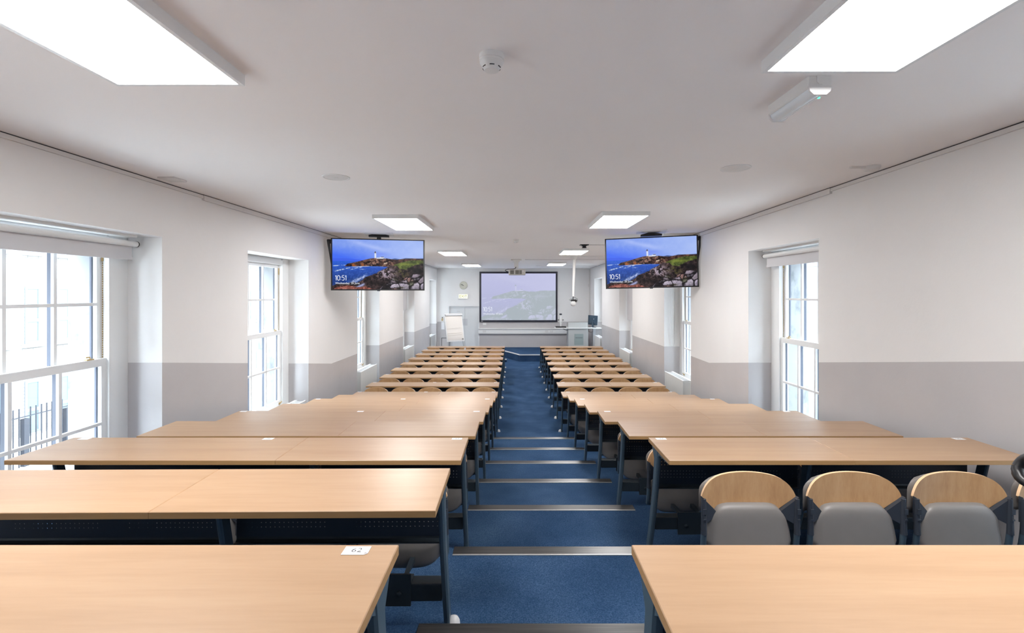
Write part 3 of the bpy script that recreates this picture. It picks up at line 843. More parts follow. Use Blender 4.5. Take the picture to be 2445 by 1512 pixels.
tag(build('junction_box', MB().box(-0.05, 0, -0.05, 0.05, -0.12, 0.0), 'trunking_white', None, (xr(8.3), 8.3, CEIL - 0.06)), 'small white box on the right wall behind the right television', 'box')

# ------------------------------------------------------------------ front wall: screen, projector, door, clock, sign ...
YW = YF
def fx(px, d=YF): return (px - VX) * d / F
def fz(py, d=YF): return EYE - (py - VY) * d / F
o = thing('projection_screen', 'large black framed projection screen showing a pale lighthouse picture', 'screen', (fx(1238), YW, fz(709)))
W, H = (1331 - 1145) / 2 * YF / F, (769 - 649) / 2 * YF / F
fr = 0.075
build('screen_frame', MB().box(-W, W, -0.05, -0.002, H - fr, H).box(-W, W, -0.05, -0.002, -H, -H + fr).box(-W, -W + fr, -0.05, -0.002, -H + fr, H - fr).box(W - fr, W, -0.05, -0.002, -H + fr, H - fr), 'screen_frame', o)
sw, sh = 2 * (W - fr), 2 * (H - fr)
build('backing', MB().box(-sw / 2, sw / 2, -0.02, -0.002, -sh / 2, sh / 2), 'white_plastic', o)
ps = obj('screen_surface', picture_mesh('projected_picture', sw, sh, 260, 160, True, 'projected_picture'), o, (0, -0.025, 0))
ck = obj('screen_clock', stroke_digits(1.04, 0.175, 0.017), ps, (-sw / 2 + 0.085, -0.004, -0.60))
text('screen_date', 'Wednesday, 20 June', 0.098, 'projected_text', ps, (-sw / 2 + 0.08, -0.004, -0.735), (R(90), 0, 0), 0.0, 'LEFT')
build('maker_badge', MB().box(-W + 0.07, -W + 0.14, -0.052, -0.05, -H + 0.025, -H + 0.045), 'socket_grey', o)

dp = 14.35
o = thing('projector', 'pale grey ceiling projector hanging in front of the projection screen', 'projector', (fx(1234.5, dp), dp, fz(650.5, dp)))
hw, hh = 0.255, 0.085
build('projector_body', MB().box(-hw, hw, -0.17, 0.17, -hh, hh), 'projector_shell', o, bev=0.02)
for (a, b) in ((-0.205, -0.095), (-0.05, 0.06), (0.072, 0.145)):
    g = MB().box(a, b, -0.176, -0.168, -0.062, 0.055)
    for k in range(7):
        z = -0.055 + k * 0.017
        g.box(a + 0.004, b - 0.004, -0.179, -0.176, z, z + 0.006)
    build('vent_grille', g, 'grille', o)
build('label_plate', MB().box(0.155, 0.21, -0.172, -0.168, 0.0, 0.055), 'socket_grey', o)
zc = CEIL - fz(650.5, dp)
build('drop_column', MB().box(-0.065, 0.065, -0.06, 0.06, 0.14, zc - 0.08).box(-0.03, 0.03, -0.03, 0.03, hh - 0.01, 0.16), 'white_plastic', o, (-0.02, 0, 0))
build('ceiling_plate', MB().box(-0.10, 0.10, -0.14, 0.14, zc - 0.08, zc - 0.01).box(-0.16, 0.16, -0.03, 0.03, zc - 0.03, zc), 'white_plastic', o, (-0.02, 0, 0))
build('lens', MB().tube([(-0.1, 0.17, 0), (-0.1, 0.20, 0)], 0.045, 20), 'black_plastic', o)
build('power_cable', MB().tube([(-0.03, -0.07, 0.16), (-0.06, -0.08, 0.11), (-0.13, -0.10, 0.095), (-0.28, -0.10, 0.09), (-0.345, -0.08, 0.07), (-0.36, -0.02, 0.055), (-0.32, 0.05, 0.03), (-0.26, 0.08, 0.02)], 0.011, 8), 'black_plastic', o, smooth=0.8)

# ceiling-hung document camera
dd = 12.95
x0 = (1371.5 - VX) * dd / F
o = thing('document_camera', 'ceiling document camera on a long white pole before the right front wall', 'camera', (x0, dd, CEIL))
build('ceiling_cone', MB().lathe([(0.085, 0), (0.085, -0.03), (0.045, -0.11), (0.032, -0.12)], 20), 'white_plastic', o, smooth=0.7)
build('pole', MB().tube([(0, 0, -0.1), (-0.035, 0, -1.12)], [0.042, 0.030], 16), 'white_plastic', o, smooth=0.7)
hz = -1.13
build('camera_head', MB().box(-0.09, 0.055, -0.06, 0.06, hz - 0.14, hz - 0.07).box(-0.11, 0.075, -0.03, 0.03, hz - 0.11, hz - 0.09), 'black_plastic', o, bev=0.006)
build('clear_dome', MB().lathe([(0.075, 0), (0.078, -0.06), (0.068, -0.10), (0.04, -0.13), (0.01, -0.137)], 20, c=(-0.035, 0, hz - 0.12)), 'dome_clear', o, smooth=0.8)
cabs = MB().tube([(-0.035, 0, hz + 0.02), (-0.035, 0, hz - 0.08)], 0.012, 8)
cabs.tube([(-0.035, 0, hz + 0.01), (0.03, -0.02, hz - 0.03), (0.085, 0, hz - 0.06), (0.08, 0.02, hz - 0.12), (0.05, 0, hz - 0.15)], 0.005, 6)
cabs.tube([(-0.035, 0, hz - 0.05), (-0.10, 0, hz - 0.06), (-0.14, 0.01, hz - 0.085), (-0.11, 0, hz - 0.11)], 0.005, 6)
build('cables', cabs, 'black_plastic', o)

# double door
root = struct(bpy.data.objects.new('door_1', None)); C.objects.link(root)
root.location = (0, YF, 0)
xm = fx(1109.5)
for (a, b, sg) in ((DX0 + 0.01, xm - 0.004, -1), (xm + 0.004, DX1 - 0.01, 1)):
    lf = build('door_leaf', MB().box(a, b, 0.09, 0.135, 0.005, DZ - 0.06), 'door_paint', root)
    wd = b - a
    for (z0, z1) in ((0.14, 0.62), (0.70, 1.02), (1.06, 1.55)):
        mp = MB()
        i0, i1 = a + 0.12, b - 0.12
        mp.box(i0, i1, 0.084, 0.091, z0, z0 + 0.018).box(i0, i1, 0.084, 0.091, z1 - 0.018, z1).box(i0, i0 + 0.018, 0.084, 0.091, z0, z1).box(i1 - 0.018, i1, 0.084, 0.091, z0, z1)
        build('panel_moulding', mp, 'door_paint', lf)
    e = b if sg < 0 else a
    build('push_plate', MB().box(e - (0.10 if sg < 0 else 0), e + (0.10 if sg > 0 else 0), 0.082, 0.09, 1.14, 1.42), 'flip_frame', lf)
build('door_knob', MB().lathe([(0.012, 0), (0.012, 0.03), (0.028, 0.04), (0.028, 0.055), (0.01, 0.062)], 14, c=(xm - 0.075, 0.09, 0.775), M=Matrix.Rotation(R(90), 3, 'X')), 'bracket_plastic', root, smooth=0.7)
build('door_closer', MB().box(xm - 0.33, xm - 0.2, 0.07, 0.09, 1.71, 1.75), 'socket_grey', root)
build('door_head', MB().box(DX0, DX1, 0.06, 0.14, DZ - 0.06, DZ), 'door_paint', root)
mbf = MB()
for (a, b, z0, z1) in ((DX0 - 0.05, DX0, 0, DZ + 0.0), (DX1, DX1 + 0.05, 0, DZ)):
    mbf.box(a, b, -0.012, 0.0, z0, z1)
build('door_casing', mbf, 'door_paint', root)
# low panelled hatch in the dado
o = struct(build('trim_1', MB().box(fx(1051), fx(1074), YF - 0.012, YF, 0.02, fz(800)), 'paint_front'))
hx0, hx1 = fx(1054), fx(1072)
m_ = MB().box(hx0, hx1, YF - 0.018, YF - 0.012, 0.12, 0.14).box(hx0, hx1, YF - 0.018, YF - 0.012, 0.62, 0.64).box(hx0, hx0 + 0.02, YF - 0.018, YF - 0.012, 0.12, 0.64).box(hx1 - 0.02, hx1, YF - 0.018, YF - 0.012, 0.12, 0.64)
build('panel_moulding', m_, 'dark_gap', o)
tag(build('boxed_ledge', MB().box(-3.2, -2.8, 18.6, 19.45, 0, 0.30), 'white_paint', None, bev=0.01), 'low white boxed ledge on the floor in the far left corner', 'ledge')
# clock
o = thing('wall_clock', 'round cream wall clock above the exit sign', 'clock', (fx(1106.6), YF, fz(681.6)))
Mx = Matrix.Rotation(R(90), 3, 'X')
build('clock_case', MB().lathe([(0.165, 0), (0.165, 0.035), (0.155, 0.042), (0.15, 0.036)], 36, M=Mx), 'clock_face', o, smooth=0.6)
build('clock_dial', MB().lathe([(0.15, 0.03), (0.15, 0.036), (0.01, 0.037)], 36, M=Mx), 'clock_face', o, smooth=0.6)
def hand(ang, ln, wd, yy):
    mh = MB().box(-wd, wd, yy - 0.002, yy, -0.02, ln)
    return build('clock_hand', mh, 'ink', o, rot=(0, ang, 0))
hand(R(360 * 48 / 60), 0.115, 0.006, -0.041)
hand(R(360 * 9.8 / 12), 0.075, 0.009, -0.038)
mt = MB()
for k in range(12):
    a = k * math.pi / 6
    mt.box(0.128 * math.sin(a) - 0.004, 0.128 * math.sin(a) + 0.004, -0.0385, -0.036, 0.128 * math.cos(a) - 0.008, 0.128 * math.cos(a) + 0.008)
build('hour_marks', mt, 'grille', o)
# exit sign
o = thing('exit_sign', 'lit yellow EXIT sign above the double door', 'sign', (fx(1106.3), YF, fz(707.8)))
build('sign_body', MB().box(-0.20, 0.20, -0.06, 0, -0.105, 0.09), 'white_plastic', o, bev=0.006)
build('lit_face', MB().box(-0.18, 0.18, -0.066, -0.058, -0.085, 0.075), 'exit_lit', o)
text('sign_lettering', 'EXIT', 0.155, 'exit_ink', o, (0, -0.068, -0.005), (R(90), 0, 0), 0.001)
# notice and dispenser beside the flip chart
tag(build('paper_notice', MB().box(-0.055, 0.075, -0.006, 0, -0.15, 0.15), 'sticker_paper', None, (fx(1057), YF, fz(778))), 'white paper notice on the grey dado left of the flip chart', 'notice')
o = thing('hand_gel_bottle', 'small brown bottle on the front wall just left of the flip chart', 'bottle', (fx(1056.5), YF - 0.05, fz(766)))
build('bottle_body', MB().lathe([(0.03, 0), (0.032, 0.05), (0.028, 0.085), (0.012, 0.10)], 14), 'brass', o, smooth=0.7)
build('pump_cap', MB().lathe([(0.014, 0.10), (0.014, 0.135), (0.02, 0.14), (0.02, 0.15), (0.005, 0.155)], 12), 'black_plastic', o)

# dado trunking with sockets
o = thing('dado_trunking', 'white dado trunking with sockets along the front wall below the screen', 'trunking', (0, YF, 0))
build('trunking_box', MB().box(fx(1143), fx(1354), -0.09, 0, fz(796.5), fz(786)), 'white_paint', o)
build('top_ledge', MB().box(fx(1143), fx(1356), -0.12, 0, fz(786), fz(784)), 'white_plastic', o)
build('bottom_lip', MB().box(fx(1143), fx(1354), -0.08, 0, fz(797.3), fz(796.5)), 'flip_frame', o)
for px in (1157, 1305, 1316):
    sk = build('socket_plate', MB().box(fx(px) - 0.07, fx(px) + 0.07, -0.1, -0.09, fz(793.5), fz(788.5)), 'socket_grey', o)
tag(build('socket_plate', MB().box(-0.07, 0.07, -0.015, 0, -0.045, 0.045), 'white_plastic', None, (fx(1157), YF, fz(773.5)), bev=0.003), 'white wall plate below the left corner of the projection screen', 'socket')
tag(build('corner_conduit', MB().box(-0.02, 0.02, -0.03, 0, 0.0, CEIL - 0.05 - 1.25).box(-0.05, 0.05, -0.04, 0, 1.5, 1.62), 'trunking_white', None, (fx(1407.5), YF, 1.25)), 'thin vertical conduit in the far right corner', 'conduit')

# dais in front of the screen
DZH = 0.245
poly = [(0.13, 17.12), (-0.47, 18.3), (-1.06, YF), (3.05, YF), (3.06, 17.12)]
dm = MB().prism(poly, 'z', 0.0, DZH)
da = tag(build('dais', dm, 'carpet'), 'low blue carpeted dais with white edge strip before the front wall', 'platform')
def edge_strip(p, q):
    p, q = Vector((*p, DZH)), Vector((*q, DZH))
    t = (q - p).normalized(); n = Vector((-t.y, t.x, 0))
    vs = []
    for z in (-0.02, 0.006):
        for pt in (p, q):
            vs += [pt + n * 0.012 + Vector((0, 0, z)), pt - n * 0.045 + Vector((0, 0, z))]
    return MB().add(vs, [(0, 1, 3, 2), (4, 5, 7, 6), (0, 1, 5, 4), (2, 3, 7, 6), (0, 2, 6, 4), (1, 3, 7, 5)])
build('edge_strip', edge_strip((0.13, 17.12), (-1.06, YF)), 'white_plastic', da)
build('edge_strip', edge_strip((3.06, 17.12), (0.13, 17.12)), 'white_plastic', da)
ds = tag(build('dais_step', MB().box(-0.75, -0.34, 16.95, 17.25, 0, 0.105), 'carpet'), 'small dark step with white edge at the left of the dais', 'step')
build('edge_strip', MB().box(-0.75, -0.34, 16.945, 17.0, 0.105, 0.112).box(-0.75, -0.335, 16.94, 16.95, 0.085, 0.112), 'white_plastic', ds)

# flip chart
o = thing('flip_chart', 'white flip chart easel standing in front of the double door', 'easel', (-2.34, 17.9, 0), R(31))
tilt = R(-14)
bd = bpy.data.objects.new('board', MB().box(-0.36, 0.36, 0, 0.02, 0, 1.08).mesh('board', 'white_plastic', bev=0.004)); C.objects.link(bd); bd.parent = o
bd.location = (0, -0.14, 0.66); bd.rotation_euler = (tilt, 0, 0)
def pap(u, v):
    return (-0.32 + 0.64 * u, -0.004 - 0.012 * math.sin(v * math.pi * 3.0) * (1 - v) - 0.004, 0.05 + 0.93 * v)
build('paper_pad', MB().grid(pap, 4, 24), 'flip_paper', bd)
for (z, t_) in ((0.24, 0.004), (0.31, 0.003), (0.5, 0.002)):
    build('crease_shadow', MB().box(-0.30, 0.27, -0.026, -0.022, z, z + 0.004 + t_), 'paper_shadow', bd, rot=(0, R(-3), 0))  # darker strips paint the shade of the creases onto the paper
build('clamp_bar', MB().box(-0.34, 0.36, -0.04, 0.0, 0.99, 1.06), 'flip_frame', bd, bev=0.01)
build('corner_clip', MB().box(0.26, 0.31, -0.03, -0.02, 0.06, 0.10), 'grille', bd)
for (p, q) in (((-0.28, -0.12, 0.70), (-0.34, -0.2, 0.0)), ((0.28, -0.12, 0.70), (0.40, -0.2, 0.0)), ((0, 0.13, 1.55), (0.0, 0.62, 0.0))):
    lg = build('leg', MB().tube([p, q], 0.014, 10), 'steel', o, smooth=0.8)

# lectern on the dais
dl = 18.2
LX = lambda px: (px - VX) * dl / F
LZ = lambda py: EYE - (py - VY) * dl / F
o = thing('lectern', 'pale grey lectern desk with frosted emblem on the right of the dais', 'lectern', (0, dl, DZH))
zb = DZH
build('body', MB().box(LX(1357), LX(1404.5), 0, 0.55, 0, LZ(785) - zb), 'lectern_grey', o, bev=0.004)
build('top_hood', MB().prism([(0.03, LZ(784) - zb), (0.55, LZ(784) - zb), (0.55, LZ(773) - zb), (0.06, LZ(770.5) - zb)], 'x', LX(1357), LX(1404)), 'lectern_grey', o)
build('worktop', MB().box(LX(1353), LX(1436), -0.04, 0.62, LZ(785) - zb, LZ(783) - zb), 'white_plastic', o)
build('side_shelf', MB().box(LX(1326), LX(1356), -0.02, 0.5, LZ(785.2) - zb, LZ(783.2) - zb), 'white_plastic', o)
build('shelf_strut', MB().tube([(LX(1341), 0.2, LZ(784.5) - zb), (LX(1356), 0.2, LZ(790) - zb)], 0.012, 8), 'black_plastic', o)
em = build('emblem_panel', MB().box(LX(1371.5), LX(1393), -0.006, 0, LZ(824) - zb, LZ(797.5) - zb), 'lectern_emblem', o)
build('emblem_band', MB().box(LX(1374), LX(1391), -0.009, -0.006, LZ(808) - zb, LZ(805.5) - zb), 'lectern_emblem_band', em)
build('side_post', MB().box(LX(1418), LX(1424), 0.2, 0.3, 0, LZ(785) - zb), 'flip_frame', o)
build('foot_plate', MB().box(LX(1408), LX(1424), 0.1, 0.5, 0, 0.03), 'white_plastic', o)
build('cable', MB().tube([(LX(1408), 0.3, LZ(787) - zb), (LX(1408), 0.3, LZ(793) - zb), (LX(1414), 0.3, LZ(795.5) - zb), (LX(1421), 0.3, LZ(792) - zb), (LX(1421.5), 0.3, LZ(785) - zb)], 0.008, 8), 'black_plastic', o)
zt = LZ(783)
o = thing('computer_monitor', 'dark computer monitor seen from behind on the lectern worktop', 'monitor', (LX(1418), dl + 0.25, zt), R(-18))
mo = build('monitor_shell', MB().box(-0.185, 0.185, -0.01, 0.03, -0.19, 0.19).box(-0.13, 0.13, -0.035, 0.0, -0.12, 0.14), 'monitor_shell', o, (0, 0, 0.28), (R(12), R(4), 0), bev=0.006)
build('maker_badge', MB().lathe([(0.014, 0), (0.012, 0.004)], 12, c=(0.04, -0.035, 0.06), M=Mx), 'socket_grey', mo)
build('stand', MB().box(-0.035, 0.035, -0.06, -0.03, 0.01, 0.25).box(-0.12, 0.13, -0.12, 0.12, 0, 0.012), 'monitor_shell', o, bev=0.003)
o = thing('keyboard_papers', 'small pile of items behind the monitor on the lectern', 'clutter', (LX(1411), dl + 0.12, zt))
build('sheet', MB().box(-0.09, 0.06, -0.06, 0.06, 0, 0.012), 'flip_paper', o)
build('cable_coil', MB().tube([(0.05 * math.cos(a) - 0.02, 0.05 * math.sin(a), 0.022) for a in [i * math.pi / 7 for i in range(14)]], 0.008, 8), 'black_plastic', o)
# document visualiser on the side shelf
o = thing('visualiser', 'white desktop visualiser with two side lamps left of the lectern', 'visualiser', (LX(1340), dl + 0.2, LZ(783.2)))
build('base', MB().box(-0.20, 0.20, -0.13, 0.13, 0, 0.05), 'black_plastic', o, bev=0.004)
build('column', MB().box(-0.025, 0.02, -0.02, 0.02, 0.05, 0.33).box(-0.018, 0.012, -0.015, 0.015, 0.33, 0.5), 'white_plastic', o, bev=0.003)
build('camera_head', MB().box(-0.05, 0.045, -0.05, 0.05, 0.49, 0.545), 'bracket_plastic', o, bev=0.01)
for sgn in (-1, 1):
    ar = build('lamp_arm', MB().tube([(0, 0, 0.12), (sgn * 0.06, -0.02, 0.2), (sgn * 0.085, -0.03, 0.28)], 0.007, 8), 'white_plastic', o)
    build('lamp_head', MB().lathe([(0.012, -0.03), (0.03, -0.02), (0.03, 0.02), (0.012, 0.03)], 12, c=(sgn * 0.085, -0.03, 0.30)), 'grille', ar, smooth=0.6)

# ------------------------------------------------------------------ desk rows
PITCH = 0.9
def far_y(k): return 1.197 + PITCH * (k - 1)
DT = 0.73               # top of the desk above its floor
LEFT_X = {1: -.298, 2: -.293, 3: -.303, 4: -.302, 5: -.306, 6: -.310, 7: -.312, 8: -.316, 9: -.321}
RIGHT_X = {1: .294, 3: .843, 4: .840, 5: .829, 6: .826, 7: .816, 8: .811, 9: .801}
def inner_x(side, k):
    if side == 'left':
        return LEFT_X.get(k, -.321 - (k - 9) * .0055)
    return RIGHT_X.get(k, .799 - (k - 9) * .0015)
CACHE = {}
def cached(key, fn):
    if key not in CACHE: CACHE[key] = fn()
    return CACHE[key]
def top_mesh(s, u0, u1):
    def f():
        mb = MB()
        a, b = s * u0, s * u1
        x0, x1 = min(a, b), max(a, b)
        z0, z1 = DT - 0.025, DT
        e = 0.002
        vs = [(x0, -.41, z0), (x1, -.41, z0), (x1, 0, z0), (x0, 0, z0),
              (x0, -.41, z1 - e), (x1, -.41, z1 - e), (x1, 0, z1 - e), (x0, 0, z1 - e),
              (x0 + e, -.41 + e, z1), (x1 - e, -.41 + e, z1), (x1 - e, -e, z1), (x0 + e, -e, z1)]
        mb.add(vs, [(8, 9, 10, 11)], 0)
        mb.add(vs, [(4, 5, 9, 8), (5, 6, 10, 9), (6, 7, 11, 10), (7, 4, 8, 11)], 0)
        mb.add(vs, [(0, 1, 5, 4), (1, 2, 6, 5), (2, 3, 7, 6), (3, 0, 4, 7), (0, 3, 2, 1)], 1)
        return mb.mesh('tabletop', ['beech_laminate', 'beech_edge'])
    return cached(('top', s, round(u0, 3), round(u1, 3)), f)
LEGPATH = [(-.15, .705), (-.132, .60), (-.098, .44), (-.052, .28), (-.006, .14), (.025, .06), (.035, 0.0)]
BEAM = (-.045, .018)
def leg_mesh():
    def f():
        mb = MB()
        wx, wy = 0.0125, 0.025
        vs = []; fs = []
        for i, (y, z) in enumerate(LEGPATH):
            wyy = wy * (1.15 if i == 0 else 1.0)
            vs += [(-wx, y - wyy, z), (-wx * .4, y - wyy - .006, z), (wx * .4, y - wyy - .006, z), (wx, y - wyy, z), (wx, y + wyy, z), (-wx, y + wyy, z)]
        for i in range(len(LEGPATH) - 1):
            for k in range(6):
                fs.append((i * 6 + k, i * 6 + (k + 1) % 6, (i + 1) * 6 + (k + 1) % 6, (i + 1) * 6 + k))
        fs += [tuple(range(6)), tuple(range((len(LEGPATH) - 1) * 6, len(LEGPATH) * 6))]
        mb.add(vs, fs)
        mb.prism([(-.36, .705), (-.06, .705), (-.06, .69), (-.10, .635), (-.13, .64), (-.20, .685), (-.36, .694)], 'x', -.009, .009)
        return mb.mesh('leg', 'leg_paint', smooth=0.5)
    return cached('leg', f)
def panel_mesh(s, u0, u1):
    def f():
        a, b = sorted((s * u0, s * u1))
        mb = MB().box(a, b, -.052, -.050, .455, .70)
        return mb.mesh('modesty_panel', 'perforated_steel')
    return cached(('panel', s, round(u0, 3), round(u1, 3)), f)
def lip_mesh(s, u0, u1):
    def f():
        a, b = sorted((s * u0, s * u1))
        mb = MB().prism([(-.050, .458), (-.052, .445), (-.062, .437), (-.075, .438), (-.075, .434), (-.060, .432), (-.048, .442), (-.046, .458)], 'x', a, b)
        return mb.mesh('panel_lip', 'beam_paint', smooth=0.7)
    return cached(('lip', s, round(u0, 3), round(u1, 3)), f)
def beam_mesh(s, n):
    def f():
        a, b = sorted((s * 0.03, s * n))
        return MB().box(a, b, BEAM[0], BEAM[1], .165, .243).mesh('support_beam', 'beam_paint', bev=.006)
    return cached(('beam', s, round(n, 3)), f)
def cap_mesh():
    def f():
        pf = [(0.030, 0), (0.031, 0.008), (0.029, 0.024), (0.022, 0.038), (0.008, 0.046)]
        return MB().lathe(pf, 16).mesh('foot_cap', 'foot_plastic', smooth=0.9)
    return cached('cap', f)
def sticker_mesh(peel=False):
    def f():
        if peel:
            mb = MB().prism([(-.032, -.019), (.024, -.019), (.032, -.012), (.032, .019), (-.032, .019)], 'z', 0.0003, .0012)
            mb.add([(.022, -.019, .0012), (.032, -.0115, .0012), (.026, -.013, .005)], [(0, 1, 2)])
        else:
            mb = MB().box(-.032, .032, -.019, .019, 0.0003, .0012)
        return mb.mesh('number_sticker', 'sticker_paper')
    return cached(('sticker', peel), f)

def desk_row(side, k, lens, stickers=(), rz=0.0):
    s = -1 if side == 'left' else 1
    r = 18 - k
    blk = 'left' if s < 0 else 'right'
    where = {17: 'back row nearest the camera', 1: 'front row nearest the dais'}.get(r, '%s row back from the dais' % ORD[r])
    extra = {('left', 1): ' with sticker 62', ('left', 3): ' with stickers 26 and 27', ('right', 3): ' with stickers 24 and 25'}.get((side, k))
    lab = 'long beech desk run in the %s block, %s' % (blk, where)
    if extra: lab = 'long beech desk run%s, %s block' % (extra, blk)
    o = thing('lecture_desk', lab, 'desk', (inner_x(side, k), far_y(k), floor_z(k)), rz, 'beech desk runs of the %s block' % blk)
    u = 0.0
    tot = sum(lens)
    for i, ln in enumerate(lens):
        obj('tabletop', top_mesh(s, u + (0.0012 if i else 0), u + ln), o)
        a = u + (.03 if i == 0 else .0) - (0 if i == 0 else .075)
        b = u + ln - (.105 if i < len(lens) - 1 else .05)
        pn = obj('modesty_panel', panel_mesh(s, a, b), o)
        obj('panel_lip', lip_mesh(s, a, b), pn)
        u += ln
    us = [.016] + [lens[0] - .09] + [tot - .03]
    for i, q in enumerate(us):
        lg = obj('leg', leg_mesh(), o, (s * q, 0, 0))
        if k >= 9 or k <= 2:
            obj('foot_cap', cap_mesh(), lg, (-s * 0.026, .035, 0.001))
    obj('support_beam', beam_mesh(s, tot - .03), o)
    for (x, dg) in stickers:
        st = obj('number_sticker', sticker_mesh(dg == '62'), o, (x - inner_x(side, k), -.029, DT))
        if dg:
            text('sticker_digits', dg, .027, 'ink', st, (0.001, 0.0005, .0016), (0, 0, 0), -0.0004)
    return o
LL, RL = [1.02, 1.49], [1.02, 1.01]
for k in range(1, 18):
    st = []
    if k == 1: st = [(-.396, '62')]
    elif k == 3: st = [(-.372, '27'), (-1.562, '26'), (-2.72, '')]
    elif k in (5, 7): st = [(-.40, ''), (-1.575, ''), (-2.76, '')]
    elif k >= 9: st = [(-.40, ''), (-1.60, ''), (-2.78, '')]
    desk_row('left', k, LL, st, 0.011 if k == 2 else 0.0)
for k in [1] + list(range(3, 18)):
    st = []
    if k == 3: st = [(.915, '24'), (2.79, '25')]
    elif k in (5, 7) or 9 <= k <= 13: st = [(.925, ''), (2.74, '')]
    desk_row('right', k, [1.25, 1.25] if k == 1 else RL, st)

# ------------------------------------------------------------------ chairs on the beams
def bend(u): return -0.045 * (u / .228) ** 2
def chair_meshes():
    M = {}
    # wooden back: arched bottom between the brackets, domed top
    def ztop(u):
        return float(np.interp(abs(u), [0, .04, .08, .12, .145, .170, .188, .203, .214, .222, .226], [.7745, .7738, .771, .7655, .759, .7475, .735, .719, .702, .686, .672]))
    def zbot(u):
        a = abs(u)
        if a < .142: return .614 - .026 * (a / .142) ** 2
        return .588 + (.671 - .588) * (a - .142) / (.226 - .142)
    nu, nv = 40, 5
    us = [-.226 * math.cos(math.pi * i / nu) for i in range(nu + 1)]
    def P(i, j, off):
        u = us[i]; z = zbot(u) + (ztop(u) - zbot(u)) * j / nv
        lean = -0.02 + .10 * (z - .60)
        return (u, bend(u) + lean * -1 * 0.25 + off, z)
    mb = MB()
    n1 = nu + 1
    front = [P(i, j, 0) for j in range(nv + 1) for i in range(n1)]
    back = [P(i, j, .014) for j in range(nv + 1) for i in range(n1)]
    vs = front + back
    o_ = len(front)
    fs = [(j * n1 + i, j * n1 + i + 1, (j + 1) * n1 + i + 1, (j + 1) * n1 + i) for j in range(nv) for i in range(nu)]
    mb.add(vs, fs + [tuple(q + o_ for q in f[::-1]) for f in fs], 0)
    ring = [i for i in range(n1)] + [j * n1 + nu for j in range(1, nv + 1)] + [nv * n1 + i for i in range(nu - 1, -1, -1)] + [j * n1 for j in range(nv - 1, 0, -1)]
    mb.add(vs, [(ring[q], ring[(q + 1) % len(ring)], ring[(q + 1) % len(ring)] + o_, ring[q] + o_) for q in range(len(ring))], 1)
    M['backrest'] = mb.mesh('backrest', ['beech_veneer', 'ply_edge'], smooth=0.6)
    # upholstered pad on the far side of the back
    def pad(fn, nu=14, nv=12, T=.022):
        mb = MB()
        for sg in (1, -1):
            mb.grid(lambda a, b: fn(a * 2 - 1, b, sg), nu, nv)
        return mb
    def f1(u, b, sg):
        e = max(0.0, 1 - abs(u) ** 6) ** .5 * max(0.0, 1 - abs(2 * b - 1) ** 6) ** .5
        z = .585 + (.757 - .585) * b
        c_ = (1 - .30 * max(0.0, (b - .60) / .40) ** 2.6)
        x = u * .226 * c_ if b > .6 else u * .226
        return (x, bend(x) + .040 + sg * .022 * e, z - .012 * abs(u) ** 3 * b)
    M['back_pad'] = pad(f1).mesh('back_pad', 'vinyl', smooth=1.2)
    # seat pad, tipped up against the back: shoulders at the top, rounded front edge at the bottom
    def f2(u, b, sg):
        zb = .316 + .092 * abs(u) ** 4.5
        zt = .636 - .078 * abs(u) ** 7.0
        z = zb + (zt - zb) * b
        hw = .203 * (1 + .05 * (.5 - b))
        if b > .80: hw *= 1 - .10 * ((b - .80) / .20) ** 2
        e = max(0.0, 1 - abs(u) ** 5) ** .5 * max(0.0, 1 - abs(2 * b - 1) ** 9) ** .5
        y = -.034 + .055 * (.5 - b) * -1 * .5 + .030 * max(0, .35 - b) / .35
        return (u * hw, y - sg * .030 * e, z)
    M['seat'] = pad(f2, 18, 24).mesh('seat', 'vinyl', smooth=1.2)
    for sg, nm in ((-1, 'l'), (1, 'r')):
        mb = MB()
        yb = bend(.21) - .016
        pts = [(.229, .676), (.144, .588), (.149, .580), (.214, .545), (.229, .552)]
        vs = []
        for off in (0, .02):
            for (x, z) in pts:
                vs.append((sg * x, bend(x) - .016 + off, z))
        n = len(pts)
        fs = [tuple(range(n)), tuple(range(n, 2 * n))] + [(i, (i + 1) % n, n + (i + 1) % n, n + i) for i in range(n)]
        mb.add(vs, fs)
        mb.tube([(sg * .222, yb - .004, .668), (sg * .222, yb - .004, .50)], [.010, .0145], 10)
        mb.box(sg * .215, sg * .231, yb - .021, yb - .015, .60, .625).box(sg * .217, sg * .229, yb - .0205, yb - .015, .57, .577)
        M['bracket' + nm] = mb.mesh('side_bracket', 'bracket_plastic', smooth=0.6)
        path_ = [(sg * .222, yb - .004, .52), (sg * .222, yb + .004, .45), (sg * .221, yb + .018, .405), (sg * .214, yb + .05, .375), (sg * .19, yb + .085, .36),
                 (sg * .14, yb + .095, .35), (sg * .09, yb + .07, .345)]
        M['arm' + nm] = MB().tube(path_, .0135, 10).mesh('side_tube', 'leg_paint', smooth=0.9)
    for nm, dz in (('raked', .14), ('flat', 0.0)):
        y0, y1 = -.205 + BEAM[0], -.205 + BEAM[1]
        zt_ = .243 + dz
        mb = MB().box(-.10, .10, y0 - .009, y0 - .0005, .150 + dz, zt_ + .045)
        mb.box(-.10, .10, y0 - .009, y1, zt_ + .0005, zt_ + .006)
        for x in (-.05, .05):
            mb.lathe([(.011, 0), (.011, .006), (.005, .009)], 8, c=(x, y0 - .009, .205 + dz), M=Mx)
        for x in (-.065, .065):
            mb.prism([(y0 + .035, zt_ + .004), (y1, zt_ + .004), (.02, .352), (.02, .375), (-.03, .395 if dz else .375)], 'x', x - .011, x + .011)
        mb.tube([(-.11, .005, .352), (.11, .005, .352)], .016, 10)
        M['mount_' + nm] = mb.mesh('beam_clamp', 'beam_paint', smooth=0.5)
    return M
CM = chair_meshes()
